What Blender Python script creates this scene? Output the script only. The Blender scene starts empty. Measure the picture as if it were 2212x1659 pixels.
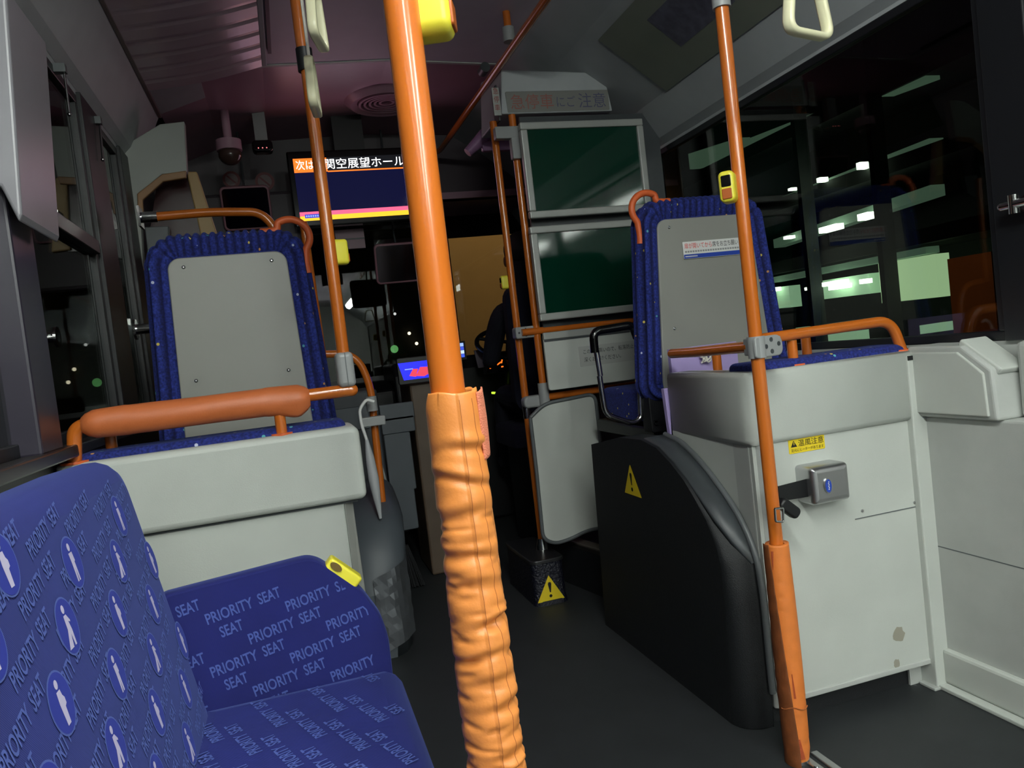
import bpy, math, random
from mathutils import Vector as V, noise
random.seed(7)
PI = math.pi
scene = bpy.context.scene
col = scene.collection

# ------------------------------------------------------------------ camera
W, H, FPX = 2212.0, 1659.0, 1660.0
YAW, PITCH, ROLL = [math.radians(a) for a in (16.07, -2.63, 6.69)]
CAM = V((0, 0, 1.07))
fw = V((math.sin(YAW) * math.cos(PITCH), math.cos(YAW) * math.cos(PITCH), math.sin(PITCH)))
r0 = V((math.cos(YAW), -math.sin(YAW), 0))
u0 = r0.cross(fw)
rt = math.cos(ROLL) * r0 - math.sin(ROLL) * u0
up = math.sin(ROLL) * r0 + math.cos(ROLL) * u0
from mathutils import Matrix
cd = bpy.data.cameras.new('camera')
cam = bpy.data.objects.new('camera', cd)
col.objects.link(cam)
cam.matrix_world = Matrix(((rt.x, up.x, -fw.x, CAM.x), (rt.y, up.y, -fw.y, CAM.y), (rt.z, up.z, -fw.z, CAM.z), (0, 0, 0, 1)))
cd.sensor_fit = 'HORIZONTAL'
cd.sensor_width = 36.0
cd.lens = 36.0 * FPX / W
cd.clip_start = 0.02
scene.camera = cam
scene.view_settings.view_transform = 'Standard'
scene.view_settings.look = 'None'
scene.view_settings.gamma = 1.0
scene.view_settings.use_curve_mapping = False
scene.view_settings.exposure = 0.25

# ------------------------------------------------------------------ night sky
wd = bpy.data.worlds.new('night')
scene.world = wd
wd.use_nodes = True
wd.node_tree.nodes['Background'].inputs[0].default_value = (0.30, 0.36, 0.45, 1)
wd.node_tree.nodes['Background'].inputs[1].default_value = 0.004


def P(x, y, X=None, Y=None, Z=None):
    """the point of a plane X / Y / Z = const that a sight line meets (survey helper)"""
    d = ((x - W / 2) * rt - (y - H / 2) * up) / FPX + fw
    if X is not None:
        t = (X - CAM.x) / d.x
    elif Y is not None:
        t = (Y - CAM.y) / d.y
    else:
        t = (Z - CAM.z) / d.z
    return CAM + d * t


# ------------------------------------------------------------------ materials
def lin(c):
    return tuple(((v / 255) / 12.92 if v <= 10 else ((v / 255 + 0.055) / 1.055) ** 2.4) for v in c) + (1,)


MATS = {}


def mat(name, rgb=(128, 128, 128), rough=0.5, metal=0.0, bump=0.0, bscale=60.0, var=0.0, vscale=8.0,
        emit=None, estr=0.0, sheen=0.0, coat=0.0, spec=0.5):
    if name in MATS:
        return MATS[name]
    m = bpy.data.materials.new(name)
    m.use_nodes = True
    nt = m.node_tree
    b = nt.nodes['Principled BSDF']
    b.inputs['Base Color'].default_value = lin(rgb)
    b.inputs['Roughness'].default_value = rough
    b.inputs['Metallic'].default_value = metal
    b.inputs['Specular IOR Level'].default_value = spec
    if sheen:
        b.inputs['Sheen Weight'].default_value = sheen * 0.42
        b.inputs['Sheen Roughness'].default_value = 0.4
        b.inputs['Sheen Tint'].default_value = (0.25, 0.36, 1.0, 1)
    if coat:
        b.inputs['Coat Weight'].default_value = coat
        b.inputs['Coat Roughness'].default_value = 0.12
    if emit:
        b.inputs['Emission Color'].default_value = lin(emit)
        b.inputs['Emission Strength'].default_value = estr
    tc = nt.nodes.new('ShaderNodeTexCoord')
    if bump:
        n = nt.nodes.new('ShaderNodeTexNoise')
        n.inputs['Scale'].default_value = bscale
        n.inputs['Detail'].default_value = 4
        bp = nt.nodes.new('ShaderNodeBump')
        bp.inputs['Strength'].default_value = bump
        bp.inputs['Distance'].default_value = 0.01
        nt.links.new(tc.outputs['Object'], n.inputs['Vector'])
        nt.links.new(n.outputs['Fac'], bp.inputs['Height'])
        nt.links.new(bp.outputs['Normal'], b.inputs['Normal'])
    if var:
        n = nt.nodes.new('ShaderNodeTexNoise')
        n.inputs['Scale'].default_value = vscale
        n.inputs['Detail'].default_value = 6
        r = nt.nodes.new('ShaderNodeMapRange')
        r.inputs[1].default_value = 0.3
        r.inputs[2].default_value = 0.7
        r.inputs[3].default_value = 1 - var
        r.inputs[4].default_value = 1 + var
        mx = nt.nodes.new('ShaderNodeVectorMath')
        mx.operation = 'SCALE'
        mx.inputs[0].default_value = lin(rgb)[:3]
        nt.links.new(tc.outputs['Object'], n.inputs['Vector'])
        nt.links.new(n.outputs['Fac'], r.inputs[0])
        nt.links.new(r.outputs[0], mx.inputs['Scale'])
        nt.links.new(mx.outputs[0], b.inputs['Base Color'])
    MATS[name] = m
    return m


def glass(name, tint, ior=1.5, rough=0.0):
    m = bpy.data.materials.new(name)
    m.use_nodes = True
    nt = m.node_tree
    nt.nodes.clear()
    o = nt.nodes.new('ShaderNodeOutputMaterial')
    mx = nt.nodes.new('ShaderNodeMixShader')
    t = nt.nodes.new('ShaderNodeBsdfTransparent')
    g = nt.nodes.new('ShaderNodeBsdfGlossy')
    lw = nt.nodes.new('ShaderNodeLayerWeight')
    lw.inputs[0].default_value = 0.5
    pw = nt.nodes.new('ShaderNodeMath')
    pw.operation = 'POWER'
    pw.inputs[1].default_value = 5.0
    f = nt.nodes.new('ShaderNodeMapRange')
    f.inputs[3].default_value = ((ior - 1) / (ior + 1)) ** 2 * 1.1
    nt.links.new(lw.outputs['Facing'], pw.inputs[0])
    nt.links.new(pw.outputs[0], f.inputs[0])
    t.inputs[0].default_value = tint
    g.inputs['Roughness'].default_value = rough
    nt.links.new(f.outputs[0], mx.inputs[0])
    nt.links.new(t.outputs[0], mx.inputs[1])
    nt.links.new(g.outputs[0], mx.inputs[2])
    nt.links.new(mx.outputs[0], o.inputs[0])
    return m


M_GREY = mat('pale_grey_plastic', (190, 194, 188), 0.48, bump=0.04, bscale=300, var=0.05, vscale=5)
M_GREY2 = mat('seat_panel_grey', (146, 146, 140), 0.42, bump=0.03, bscale=400, var=0.03, vscale=4)
M_WALL = mat('wall_grey', (178, 181, 177), 0.55, bump=0.05, bscale=350, var=0.07, vscale=7)
M_CEIL = mat('ceiling_vinyl', (206, 196, 208), 0.5, bump=0.02, bscale=200, var=0.04)
M_COVE = mat('cove_grey', (172, 176, 178), 0.55, bump=0.02, bscale=200, var=0.05)
M_MAUVE = mat('front_ceiling_mauve', (176, 138, 154), 0.35, var=0.04)
M_ORANGE = mat('orange_pole_paint', (196, 104, 34), 0.22, coat=0.4)
M_ORANGE_D = mat('orange_rubber_grip', (216, 98, 46), 0.5)
M_LEATHER = mat('orange_leatherette', (208, 128, 60), 0.42, bump=0.06, bscale=260, var=0.06, vscale=25)
M_LEATHER4 = mat('rail_leatherette', (200, 108, 60), 0.45, bump=0.05, bscale=260, var=0.04, vscale=18)
M_LEATHER2 = mat('worn_orange_sleeve', (222, 124, 54), 0.55, bump=0.06, bscale=220, var=0.10, vscale=22)
M_LEATHER3 = mat('soiled_orange_flap', (116, 62, 28), 0.6, bump=0.08, bscale=180, var=0.25, vscale=30)
M_STITCH = mat('brown_thread', (170, 96, 46), 0.8)
M_VELCRO = mat('salmon_velcro', (222, 128, 98), 0.9, bump=0.5, bscale=700)
M_CLAMP = mat('grey_clamp_plastic', (150, 152, 152), 0.4)
M_CHROME = mat('chrome', (205, 205, 205), 0.14, metal=1.0)
M_STEEL = mat('brushed_steel', (196, 196, 198), 0.32, metal=1.0)
M_BLACK = mat('black_plastic', (18, 19, 22), 0.45, bump=0.05, bscale=300)
M_BLACKG = mat('black_gloss', (8, 8, 10), 0.12)
M_CHAR = mat('charcoal_vinyl', (25, 27, 30), 0.55, bump=0.25, bscale=420, var=0.06, vscale=20)
M_TRIM = mat('slate_trim', (92, 96, 98), 0.4)
M_TRIM2 = mat('slate_dark_trim', (62, 66, 69), 0.42, bump=0.04, bscale=200, var=0.1, vscale=14)
M_FLOOR = mat('floor_vinyl', (40, 43, 45), 0.6, bump=0.08, bscale=500, var=0.10, vscale=12)
M_FRAME = mat('window_frame_black', (22, 24, 28), 0.4)
M_YELLOW = mat('button_yellow', (226, 214, 62), 0.35)
M_YELSTK = mat('sticker_yellow', (232, 204, 40), 0.4)
M_IVORY = mat('ivory_plastic', (226, 222, 186), 0.3)
M_INK = mat('black_ink', (16, 16, 16), 0.6)
M_WHITE = mat('sticker_white', (228, 228, 226), 0.4)
M_RED = mat('red_ink', (222, 60, 52), 0.5)
M_BLUEINK = mat('blue_ink', (38, 70, 170), 0.4)
M_LILAC = mat('lilac_board', (176, 158, 214), 0.5)
M_CORD = mat('white_cord', (214, 210, 200), 0.7)
M_GREEN = mat('green_board_glass', (8, 52, 38), 0.06, spec=0.6)
M_ALU = mat('aluminium_frame', (168, 170, 166), 0.4, metal=0.25)
M_DARKG = mat('dark_grey_panel', (74, 80, 86), 0.5, var=0.06)
M_SKIN = mat('skin', (120, 84, 64), 0.55)
M_CLOTH = mat('navy_uniform', (20, 20, 34), 0.85)
M_HAIR = mat('black_hair', (12, 11, 12), 0.7)
M_TAN = mat('tan_trim', (150, 112, 74), 0.45, var=0.1)
M_PINK = mat('pink_mirror_frame', (150, 104, 116), 0.4)
M_MIRROR = mat('mirror_glass', (84, 78, 82), 0.1, metal=1.0)
M_STRAW = mat('broom_bristle', (22, 22, 26), 0.8)


def fabric_blue(name, base, thread, scale=900.0, sheen=0.5):
    m = mat(name, base, 0.85, sheen=sheen)
    nt = m.node_tree
    b = nt.nodes['Principled BSDF']
    tc = nt.nodes.new('ShaderNodeTexCoord')
    w = nt.nodes.new('ShaderNodeTexWave')
    w.wave_type = 'BANDS'
    w.bands_direction = 'DIAGONAL'
    w.inputs['Scale'].default_value = scale / 3
    n = nt.nodes.new('ShaderNodeTexNoise')
    n.inputs['Scale'].default_value = 14
    cr = nt.nodes.new('ShaderNodeMix')
    cr.data_type = 'RGBA'
    cr.inputs['A'].default_value = lin(base)
    cr.inputs['B'].default_value = lin(thread)
    mu = nt.nodes.new('ShaderNodeMath')
    mu.operation = 'MULTIPLY'
    nt.links.new(tc.outputs['Object'], w.inputs['Vector'])
    nt.links.new(tc.outputs['Object'], n.inputs['Vector'])
    nt.links.new(w.outputs['Fac'], mu.inputs[0])
    nt.links.new(n.outputs['Fac'], mu.inputs[1])
    nt.links.new(mu.outputs[0], cr.inputs['Factor'])
    nt.links.new(cr.outputs['Result'], b.inputs['Base Color'])
    bp = nt.nodes.new('ShaderNodeBump')
    bp.inputs['Strength'].default_value = 0.12
    bp.inputs['Distance'].default_value = 0.002
    nt.links.new(w.outputs['Fac'], bp.inputs['Height'])
    nt.links.new(bp.outputs['Normal'], b.inputs['Normal'])
    return m


M_PRIO = fabric_blue('priority_fabric', (9, 15, 84), (18, 29, 116))
M_PRIOT = mat('fabric_woven_letters', (66, 82, 150), 0.9, sheen=0.5)
M_PRIOW = mat('fabric_woven_figure', (190, 182, 206), 0.9, sheen=0.3)
M_PRIOB = mat('fabric_badge_blue', (20, 34, 136), 0.9, sheen=0.3)


def fabric_dots(name, ribbed=False):
    m = mat(name, (26, 42, 122), 0.9, sheen=0.25)
    nt = m.node_tree
    b = nt.nodes['Principled BSDF']
    tc = nt.nodes.new('ShaderNodeTexCoord')
    n = nt.nodes.new('ShaderNodeTexNoise')
    n.inputs['Scale'].default_value = 160
    n.inputs['Detail'].default_value = 5
    base = nt.nodes.new('ShaderNodeValToRGB')
    base.color_ramp.elements[0].position = 0.35
    base.color_ramp.elements[0].color = lin((14, 22, 84))
    base.color_ramp.elements[1].position = 0.75
    base.color_ramp.elements[1].color = lin((40, 56, 146))
    vo = nt.nodes.new('ShaderNodeTexVoronoi')
    vo.inputs['Scale'].default_value = 30
    lt = nt.nodes.new('ShaderNodeMath')
    lt.operation = 'LESS_THAN'
    lt.inputs[1].default_value = 0.13
    hs = nt.nodes.new('ShaderNodeValToRGB')
    hs.color_ramp.interpolation = 'CONSTANT'
    e = hs.color_ramp.elements
    e[0].color = lin((210, 190, 90))
    e[1].position = 0.4
    e[1].color = lin((90, 170, 180))
    e2 = e.new(0.6)
    e2.color = lin((190, 196, 220))
    e3 = e.new(0.8)
    e3.color = lin((206, 150, 90))
    sp = nt.nodes.new('ShaderNodeSeparateColor')
    mx = nt.nodes.new('ShaderNodeMix')
    mx.data_type = 'RGBA'
    L = nt.links.new
    L(tc.outputs['Object'], n.inputs['Vector'])
    L(tc.outputs['Object'], vo.inputs['Vector'])
    L(n.outputs['Fac'], base.inputs[0])
    L(vo.outputs['Distance'], lt.inputs[0])
    L(vo.outputs['Color'], sp.inputs[0])
    L(sp.outputs[0], hs.inputs[0])
    L(lt.outputs[0], mx.inputs['Factor'])
    L(base.outputs[0], mx.inputs['A'])
    L(hs.outputs[0], mx.inputs['B'])
    if ribbed:                       # rib shading put into the colour: paler crests, darker grooves
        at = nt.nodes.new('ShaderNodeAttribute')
        at.attribute_name = 'rib_shade'
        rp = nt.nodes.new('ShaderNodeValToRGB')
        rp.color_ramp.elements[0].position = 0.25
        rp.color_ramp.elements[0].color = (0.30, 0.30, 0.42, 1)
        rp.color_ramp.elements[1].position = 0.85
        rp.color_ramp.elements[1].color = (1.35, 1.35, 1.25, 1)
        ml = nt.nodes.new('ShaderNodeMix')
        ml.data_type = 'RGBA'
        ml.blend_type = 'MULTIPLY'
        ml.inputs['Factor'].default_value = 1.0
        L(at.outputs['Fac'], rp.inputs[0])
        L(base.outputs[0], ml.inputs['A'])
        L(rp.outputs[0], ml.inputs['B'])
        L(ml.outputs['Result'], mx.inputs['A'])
    L(mx.outputs['Result'], b.inputs['Base Color'])
    return m


M_MOQ = fabric_dots('blue_seat_moquette')
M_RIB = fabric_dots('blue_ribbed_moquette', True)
M_GLASS = glass('window_glass', (0.72, 0.76, 0.74, 1))
M_GLASSF = glass('windscreen_glass', (0.80, 0.82, 0.80, 1))


def emat(name, rgb, s):
    return mat(name, (10, 10, 10), 0.4, emit=rgb, estr=s)


# ------------------------------------------------------------------ mesh builder
TXT = {}


def text_mesh(s, fat=0.0):
    if s not in TXT:
        c = bpy.data.curves.new('t', 'FONT')
        c.body = s
        c.size = 1.0
        c.resolution_u = 3
        c.offset = 0.018 if s in ('PRIORITY', 'SEAT') else 0.0
        o = bpy.data.objects.new('t', c)
        col.objects.link(o)
        dg = bpy.context.evaluated_depsgraph_get()
        me = bpy.data.meshes.new_from_object(o.evaluated_get(dg))
        vs = [(v.co.x, v.co.y) for v in me.vertices]
        fs = [tuple(p.vertices) for p in me.polygons]
        bpy.data.objects.remove(o)
        bpy.data.curves.remove(c)
        bpy.data.meshes.remove(me)
        x0, x1 = min(v[0] for v in vs), max(v[0] for v in vs)
        y0, y1 = min(v[1] for v in vs), max(v[1] for v in vs)
        TXT[s] = ([((x - x0) / (x1 - x0), (y - y0) / (y1 - y0)) for x, y in vs], fs, (x1 - x0) / (y1 - y0))
    return TXT[s]


def bend(pts, r, n=6):
    """round the inner corners of a polyline"""
    pts = [V(p) for p in pts]
    out = [pts[0]]
    for i in range(1, len(pts) - 1):
        a, b, c = pts[i - 1], pts[i], pts[i + 1]
        d1, d2 = (a - b), (c - b)
        k = min(r, d1.length * 0.49, d2.length * 0.49)
        p0, p2 = b + d1.normalized() * k, b + d2.normalized() * k
        for j in range(n + 1):
            t = j / n
            out.append(p0 * (1 - t) ** 2 + b * 2 * t * (1 - t) + p2 * t * t)
    out.append(pts[-1])
    return out


def rrect(w, h, r, inset=0.0, n=5, wt=None):
    """rounded rectangle centred on 0; r one radius or (bl, br, tr, tl); wt = width at top"""
    rs = [r] * 4 if not isinstance(r, (tuple, list)) else r
    wt = w if wt is None else wt
    cs = [(-w / 2, -h / 2), (w / 2, -h / 2), (wt / 2, h / 2), (-wt / 2, h / 2)]
    sg = [(1, 1), (-1, 1), (-1, -1), (1, -1)]
    out = []
    for (x, y), (sx, sy), rr, a0 in zip(cs, sg, rs, (PI, 1.5 * PI, 0, 0.5 * PI)):
        q = max(rr - inset, 0.0004)
        cx, cy = x + sx * (inset + q), y + sy * (inset + q)
        for j in range(n + 1):
            a = a0 + j / n * PI / 2
            out.append((cx + q * math.cos(a), cy + q * math.sin(a)))
    return out


class MB:
    def __init__(s):
        s.v, s.f, s.m, s.s = [], [], [], []

    def add(s, vs, fs, m=0, smooth=False):
        o = len(s.v)
        s.v += [V(p) for p in vs]
        for f in fs:
            s.f.append([i + o for i in f])
            s.m.append(m)
            s.s.append(smooth)
        return s

    def box(s, a, b, m=0):
        a, b = V(a), V(b)
        x0, y0, z0 = [min(a[i], b[i]) for i in range(3)]
        x1, y1, z1 = [max(a[i], b[i]) for i in range(3)]
        return s.hexa([(x0, y0, z0), (x1, y0, z0), (x1, y1, z0), (x0, y1, z0), (x0, y0, z1), (x1, y0, z1), (x1, y1, z1), (x0, y1, z1)], m)

    def hexa(s, p, m=0):
        return s.add(p, [(0, 3, 2, 1), (4, 5, 6, 7), (0, 1, 5, 4), (1, 2, 6, 5), (2, 3, 7, 6), (3, 0, 4, 7)], m)

    def prism(s, pts, d, m=0):
        """polygon (3D points) swept by vector d"""
        n = len(pts)
        d = V(d)
        vs = [V(p) for p in pts] + [V(p) + d for p in pts]
        fs = [list(range(n))[::-1], list(range(n, 2 * n))] + [(i, (i + 1) % n, n + (i + 1) % n, n + i) for i in range(n)]
        return s.add(vs, fs, m)

    def loft(s, rings, m=0, smooth=True, cap=True, closed=True):
        n = len(rings[0])
        vs = [p for r in rings for p in r]
        fs = []
        k = n if closed else n - 1
        for j in range(len(rings) - 1):
            for i in range(k):
                a, b = j * n + i, j * n + (i + 1) % n
                fs.append((a, b, b + n, a + n))
        s.add(vs, fs, m, smooth)
        if cap:
            s.add(rings[0], [list(range(n))[::-1]], m)
            s.add(rings[-1], [list(range(n))], m)
        return s

    def tube(s, pts, r, n=20, m=0, cap=True):
        pts = [V(p) for p in pts]
        rings = []
        t = (pts[1] - pts[0]).normalized()
        a = t.orthogonal().normalized()
        for i, p in enumerate(pts):
            if i == 0:
                t2 = (pts[1] - p).normalized()
            elif i == len(pts) - 1:
                t2 = (p - pts[i - 1]).normalized()
            else:
                t2 = ((pts[i + 1] - p).normalized() + (p - pts[i - 1]).normalized()).normalized()
            q = t.rotation_difference(t2)
            a = q @ a
            t = t2
            b = t.cross(a)
            rr = r[i] if isinstance(r, (list, tuple)) else r
            rings.append([p + (a * math.cos(k / n * 2 * PI) + b * math.sin(k / n * 2 * PI)) * rr for k in range(n)])
        return s.loft(rings, m, True, cap)

    def slab(s, c, x, y, w, h, d, r=0.01, e=0.003, m=0, wt=None, n=5, mf=None):
        """rounded plate: centre c of its BACK face, axes x, y; stands out along x cross y by d, with rounded rim e"""
        x, y = V(x).normalized(), V(y).normalized()
        nn = x.cross(y)
        c = V(c)
        rings = [[c + x * a + y * b for a, b in rrect(w, h, r, 0, n, wt)]]
        for j in range(5):
            t = j / 4 * PI / 2
            ins, z = e * (1 - math.cos(t)), d - e + e * math.sin(t)
            rings.append([c + x * a + y * b + nn * z for a, b in rrect(w, h, r, ins, n, wt)])
        s.loft(rings, m, True, False)
        s.add(rings[0], [list(range(len(rings[0])))[::-1]], m)
        s.add(rings[-1], [list(range(len(rings[-1])))], m if mf is None else mf)
        return s

    def sphere(s, c, r, m=0, n=14, sc=(1, 1, 1)):
        c = V(c)
        rings = []
        for j in range(n + 1):
            a = -PI / 2 + j / n * PI
            a = max(min(a, PI / 2 - 0.02), -PI / 2 + 0.02)
            rings.append([c + V((r * sc[0] * math.cos(a) * math.cos(k / n * PI), r * sc[1] * math.cos(a) * math.sin(k / n * PI), r * sc[2] * math.sin(a))) for k in range(2 * n)])
        return s.loft(rings, m)

    def disc(s, c, nrm, r, h, m=0, n=24, r2=None):
        c, nrm = V(c), V(nrm).normalized()
        a = nrm.orthogonal().normalized()
        b = nrm.cross(a)
        r2 = r if r2 is None else r2
        ring = lambda q, z: [c + nrm * z + (a * math.cos(k / n * 2 * PI) + b * math.sin(k / n * 2 * PI)) * q for k in range(n)]
        return s.loft([ring(r, 0), ring(r2, h)], m)

    def flat(s, c, x, y, pts, off=0.0006, m=0):
        """flat polygon in the axes x, y from c, lifted off the surface"""
        x, y = V(x).normalized(), V(y).normalized()
        nn = x.cross(y) * off
        return s.add([V(c) + x * a + y * b + nn for a, b in pts], [list(range(len(pts)))], m)

    def text(s, t, c, x, y, w, h=None, off=0.0008, m=0):
        """text box: lower left corner c, axes x, y, width w, height h"""
        vs, fs, asp = text_mesh(t)
        h = w / asp if h is None else h
        x, y = V(x).normalized(), V(y).normalized()
        y = (y - x * y.dot(x)).normalized()
        nn = x.cross(y) * off
        return s.add([V(c) + x * a * w + y * b * h + nn for a, b in vs], fs, m)

    def build(s, name, mats, parent=None, bevel=0.0, seg=2, sub=0, label=None, cat=None, group=None, kind=None, origin=None):
        me = bpy.data.meshes.new(name)
        if parent is not None:
            L = ROOT[parent.name]
        elif origin is not None:
            L = V(origin)
        else:
            L = V((sum(p.x for p in s.v) / len(s.v), sum(p.y for p in s.v) / len(s.v), min(p.z for p in s.v)))
        me.from_pydata([p - L for p in s.v], [], s.f)
        for mm in (mats if isinstance(mats, (list, tuple)) else [mats]):
            me.materials.append(mm)
        me.polygons.foreach_set('material_index', s.m)
        me.polygons.foreach_set('use_smooth', s.s)
        me.update()
        o = bpy.data.objects.new(name, me)
        col.objects.link(o)
        ROOT[o.name] = L
        if parent is not None:
            o.parent = parent
        else:
            o.location = L
        if bevel:
            b = o.modifiers.new('bevel', 'BEVEL')
            b.width = bevel
            b.segments = seg
            b.limit_method = 'ANGLE'
            b.angle_limit = math.radians(40)
        if sub:
            q = o.modifiers.new('sub', 'SUBSURF')
            q.levels = q.render_levels = sub
        return tag(o, label, cat, group, kind)


ROOT = {}


def tag(o, label=None, cat=None, group=None, kind=None):
    for k, v in (('label', label), ('category', cat), ('group', group), ('kind', kind)):
        if v:
            o[k] = v
    return o


def thing(name, loc, label, cat, group=None):
    o = bpy.data.objects.new(name, None)
    o.empty_display_size = 0.05
    o.location = loc
    col.objects.link(o)
    ROOT[o.name] = V(loc)
    return tag(o, label, cat, group)


def copy_tree(o, parent=None):
    c = o.copy()
    col.objects.link(c)
    if parent is not None:
        c.parent = parent
    for ch in list(o.children):
        copy_tree(ch, c)
    return c


XA, YA, ZA = V((1, 0, 0)), V((0, 1, 0)), V((0, 0, 1))
BACK = (XA, ZA)            # axes of a face that looks back along the bus (normal -Y)
XL, XR = -0.53, 1.73

# ------------------------------------------------------------------ ceiling lamps of the lit rear half
M_LAMP = emat('lamp_diffuser', (238, 246, 238), 62.0)
for X, side in ((1.28, 'right-hand'), (0.21, 'left-hand')):
    for k, (ya, yb) in enumerate(((-0.85, 0.50), (-2.65, -1.30), (-4.45, -3.10))):
        if X > 1 and k == 0:
            continue
        t = thing('ceiling_lamp', (X, (ya + yb) / 2, 2.36), '%s ceiling lamp over the %s seats behind the camera' % (('nearest', 'middle', 'rearmost')[k], side), 'lamp', 'ceiling lamps of the rear half')
        zc = 2.385 if X < 1 else 2.30
        MB().box((X - 0.08, ya - 0.03, zc - 0.03), (X + 0.08, yb + 0.03, zc)).build('housing', M_GREY, t, bevel=0.006)
        b = MB()
        b.loft([[(X + 0.065 * math.cos(PI + q / 10 * PI), y, zc - 0.031 + 0.085 * math.sin(PI + q / 10 * PI)) for q in range(11)] for y in (ya, yb)], 0, True, True)
        b.build('diffuser', M_LAMP, t)

# ------------------------------------------------------------------ shell of the bus
b = MB().box((XL, -6.0, -0.05), (XR, 5.4, 0))
b.build('floor', M_FLOOR, kind='structure')
prof = [(-0.53, 2.05), (-0.50, 2.08), (-0.40, 2.29), (-0.2, 2.36), (0.06, 2.39), (0.6, 2.41), (1.14, 2.385), (1.3, 2.285), (1.62, 2.045), (1.70, 1.92), (1.74, 1.89)]


def shell(y0, y1, i0, i1, name, m, dz=0.0):
    b = MB()
    pr = prof[i0:i1 + 1]
    b.prism([(x, y0, z + dz) for x, z in pr] + [(x, y0, z + dz + 0.04) for x, z in reversed(pr)], (0, y1 - y0, 0))
    return b.build(name, m, kind='structure')


shell(-6.0, 3.46, 3, 6, 'ceiling', M_CEIL)
shell(3.46, 5.4, 2, 6, 'ceiling', M_MAUVE, 0.012)
shell(-6.0, 3.75, 0, 3, 'trim_1', M_COVE)
shell(-6.0, 5.4, 6, 10, 'trim_2', M_COVE)
b = MB()
pr = prof[3:7]
b.prism([(x, 3.45, z - 0.004) for x, z in pr] + [(x, 3.45, z + 0.01) for x, z in reversed(pr)], (0, 0.02, 0))
b.build('trim_3', M_GREY, kind='structure')
# rear bulkhead behind the camera
MB().box((XL - 0.04, -6.06, 0), (XR + 0.04, -6.0, 2.45)).build('wall_back', M_WALL, kind='structure')
# left wall below and above the window
MB().box((XL - 0.05, -6.0, 0), (XL, 5.4, 0.965)).build('wall_left', M_BLACK, kind='structure', bevel=0.004)
MB().box((XL - 0.05, -6.0, 2.03), (XL - 0.001, 5.4, 2.12)).build('wall_left', M_COVE, kind='structure')
MB().box((XR + 0.001, -6.0, 0), (XR + 0.05, 5.4, 0.945)).build('wall_right', M_WALL, kind='structure')
MB().box((XR + 0.001, -6.0, 1.885), (XR + 0.05, 5.4, 2.1)).build('wall_right', M_COVE, kind='structure')


def window(name, X, y0, y1, z0, z1, side, fr=0.03, rail=None, mfr=None):
    t = thing(name, (X, (y0 + y1) / 2, z0), None, None)
    t['kind'] = 'structure'
    b = MB()
    d = 0.03 * side
    b.box((X, y0, z0), (X + d, y1, z0 + fr))
    b.box((X, y0, z1 - fr), (X + d, y1, z1))
    b.box((X, y0, z0 + fr), (X + d, y0 + fr, z1 - fr))
    b.box((X, y1 - fr, z0 + fr), (X + d, y1, z1 - fr))
    if rail:
        b.box((X - 0.012 * side, y0 + fr, rail - 0.022), (X + d, y1 - fr, rail + 0.022))
    b.build('window_frame', mfr or M_FRAME, t, bevel=0.003)
    b = MB().box((X + d * 0.4, y0 + fr * 0.5, z0 + fr * 0.5), (X + d * 0.6, y1 - fr * 0.5, z1 - fr * 0.5))
    b.build('pane', M_GLASS, t)
    return t


# right side: panes and black pillars
window('window_1', XR, 1.50, 3.22, 0.945, 1.885, 1, 0.025)
window('window_2', XR, -5.9, 1.38, 0.945, 1.885, 1, 0.025)
window('window_3', XR, 3.3, 4.9, 0.945, 1.885, 1, 0.025)
for i, (y0, y1) in enumerate(((1.38, 1.50), (3.22, 3.3), (4.9, 5.4))):
    MB().box((XR - 0.012, y0, 0.945), (XR + 0.04, y1, 1.89)).build('trim_%d' % (4 + i), M_FRAME, kind='structure', bevel=0.003)
# left side
window('window_4', XL, 1.98, 2.74, 0.965, 2.03, -1, 0.03, 1.54)
window('window_5', XL, -5.9, 1.84, 0.965, 2.03, -1, 0.03, 1.54)
window('window_6', XL, 3.0, 3.34, 0.965, 2.03, -1, 0.03)
for i, (y0, y1) in enumerate(((2.74, 3.0), (3.34, 5.4))):
    MB().box((XL - 0.04, y0, 0.965), (XL + 0.012, y1, 2.04)).build('trim_%d' % (7 + i), M_FRAME, kind='structure', bevel=0.003)
# near left pillar: grey cover above, dark post below
M_PILL = mat('pillar_cover', (138, 136, 142), 0.35, var=0.04)
MB().box((XL - 0.04, 1.75, 0.965), (P(52, 700, Y=1.75).x, 1.90, 1.52)).build('trim_9', mat('pillar_dark', (50, 46, 58), 0.35), kind='structure', bevel=0.006)
b = MB()
pp = [P(x, y, Y=1.70) for x, y in ((12, -30), (47, 462), (40, 480), (0, 402), (-30, 380))]
pp = [V((XL, 1.70, pp[0].z))] + pp[:4] + [V((XL, 1.70, pp[4].z))]
b.prism(pp, (0, 0.26, 0))
b.build('trim_10', M_PILL, kind='structure', bevel=0.012, seg=3)
# sill ledge on the left
MB().box((XL, -2.0, 0.94), (XL + 0.05, 3.4, 0.968)).build('trim_11', mat('sill_dark', (38, 34, 34), 0.35), kind='structure', bevel=0.004)

# ribbed duct panel on the left of the ceiling
b = MB()


def duct(x):
    t = (x + 0.395) / 0.45
    return 2.285 + 0.092 * t - 0.03 * math.sin(PI * t) * 0.4


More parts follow.
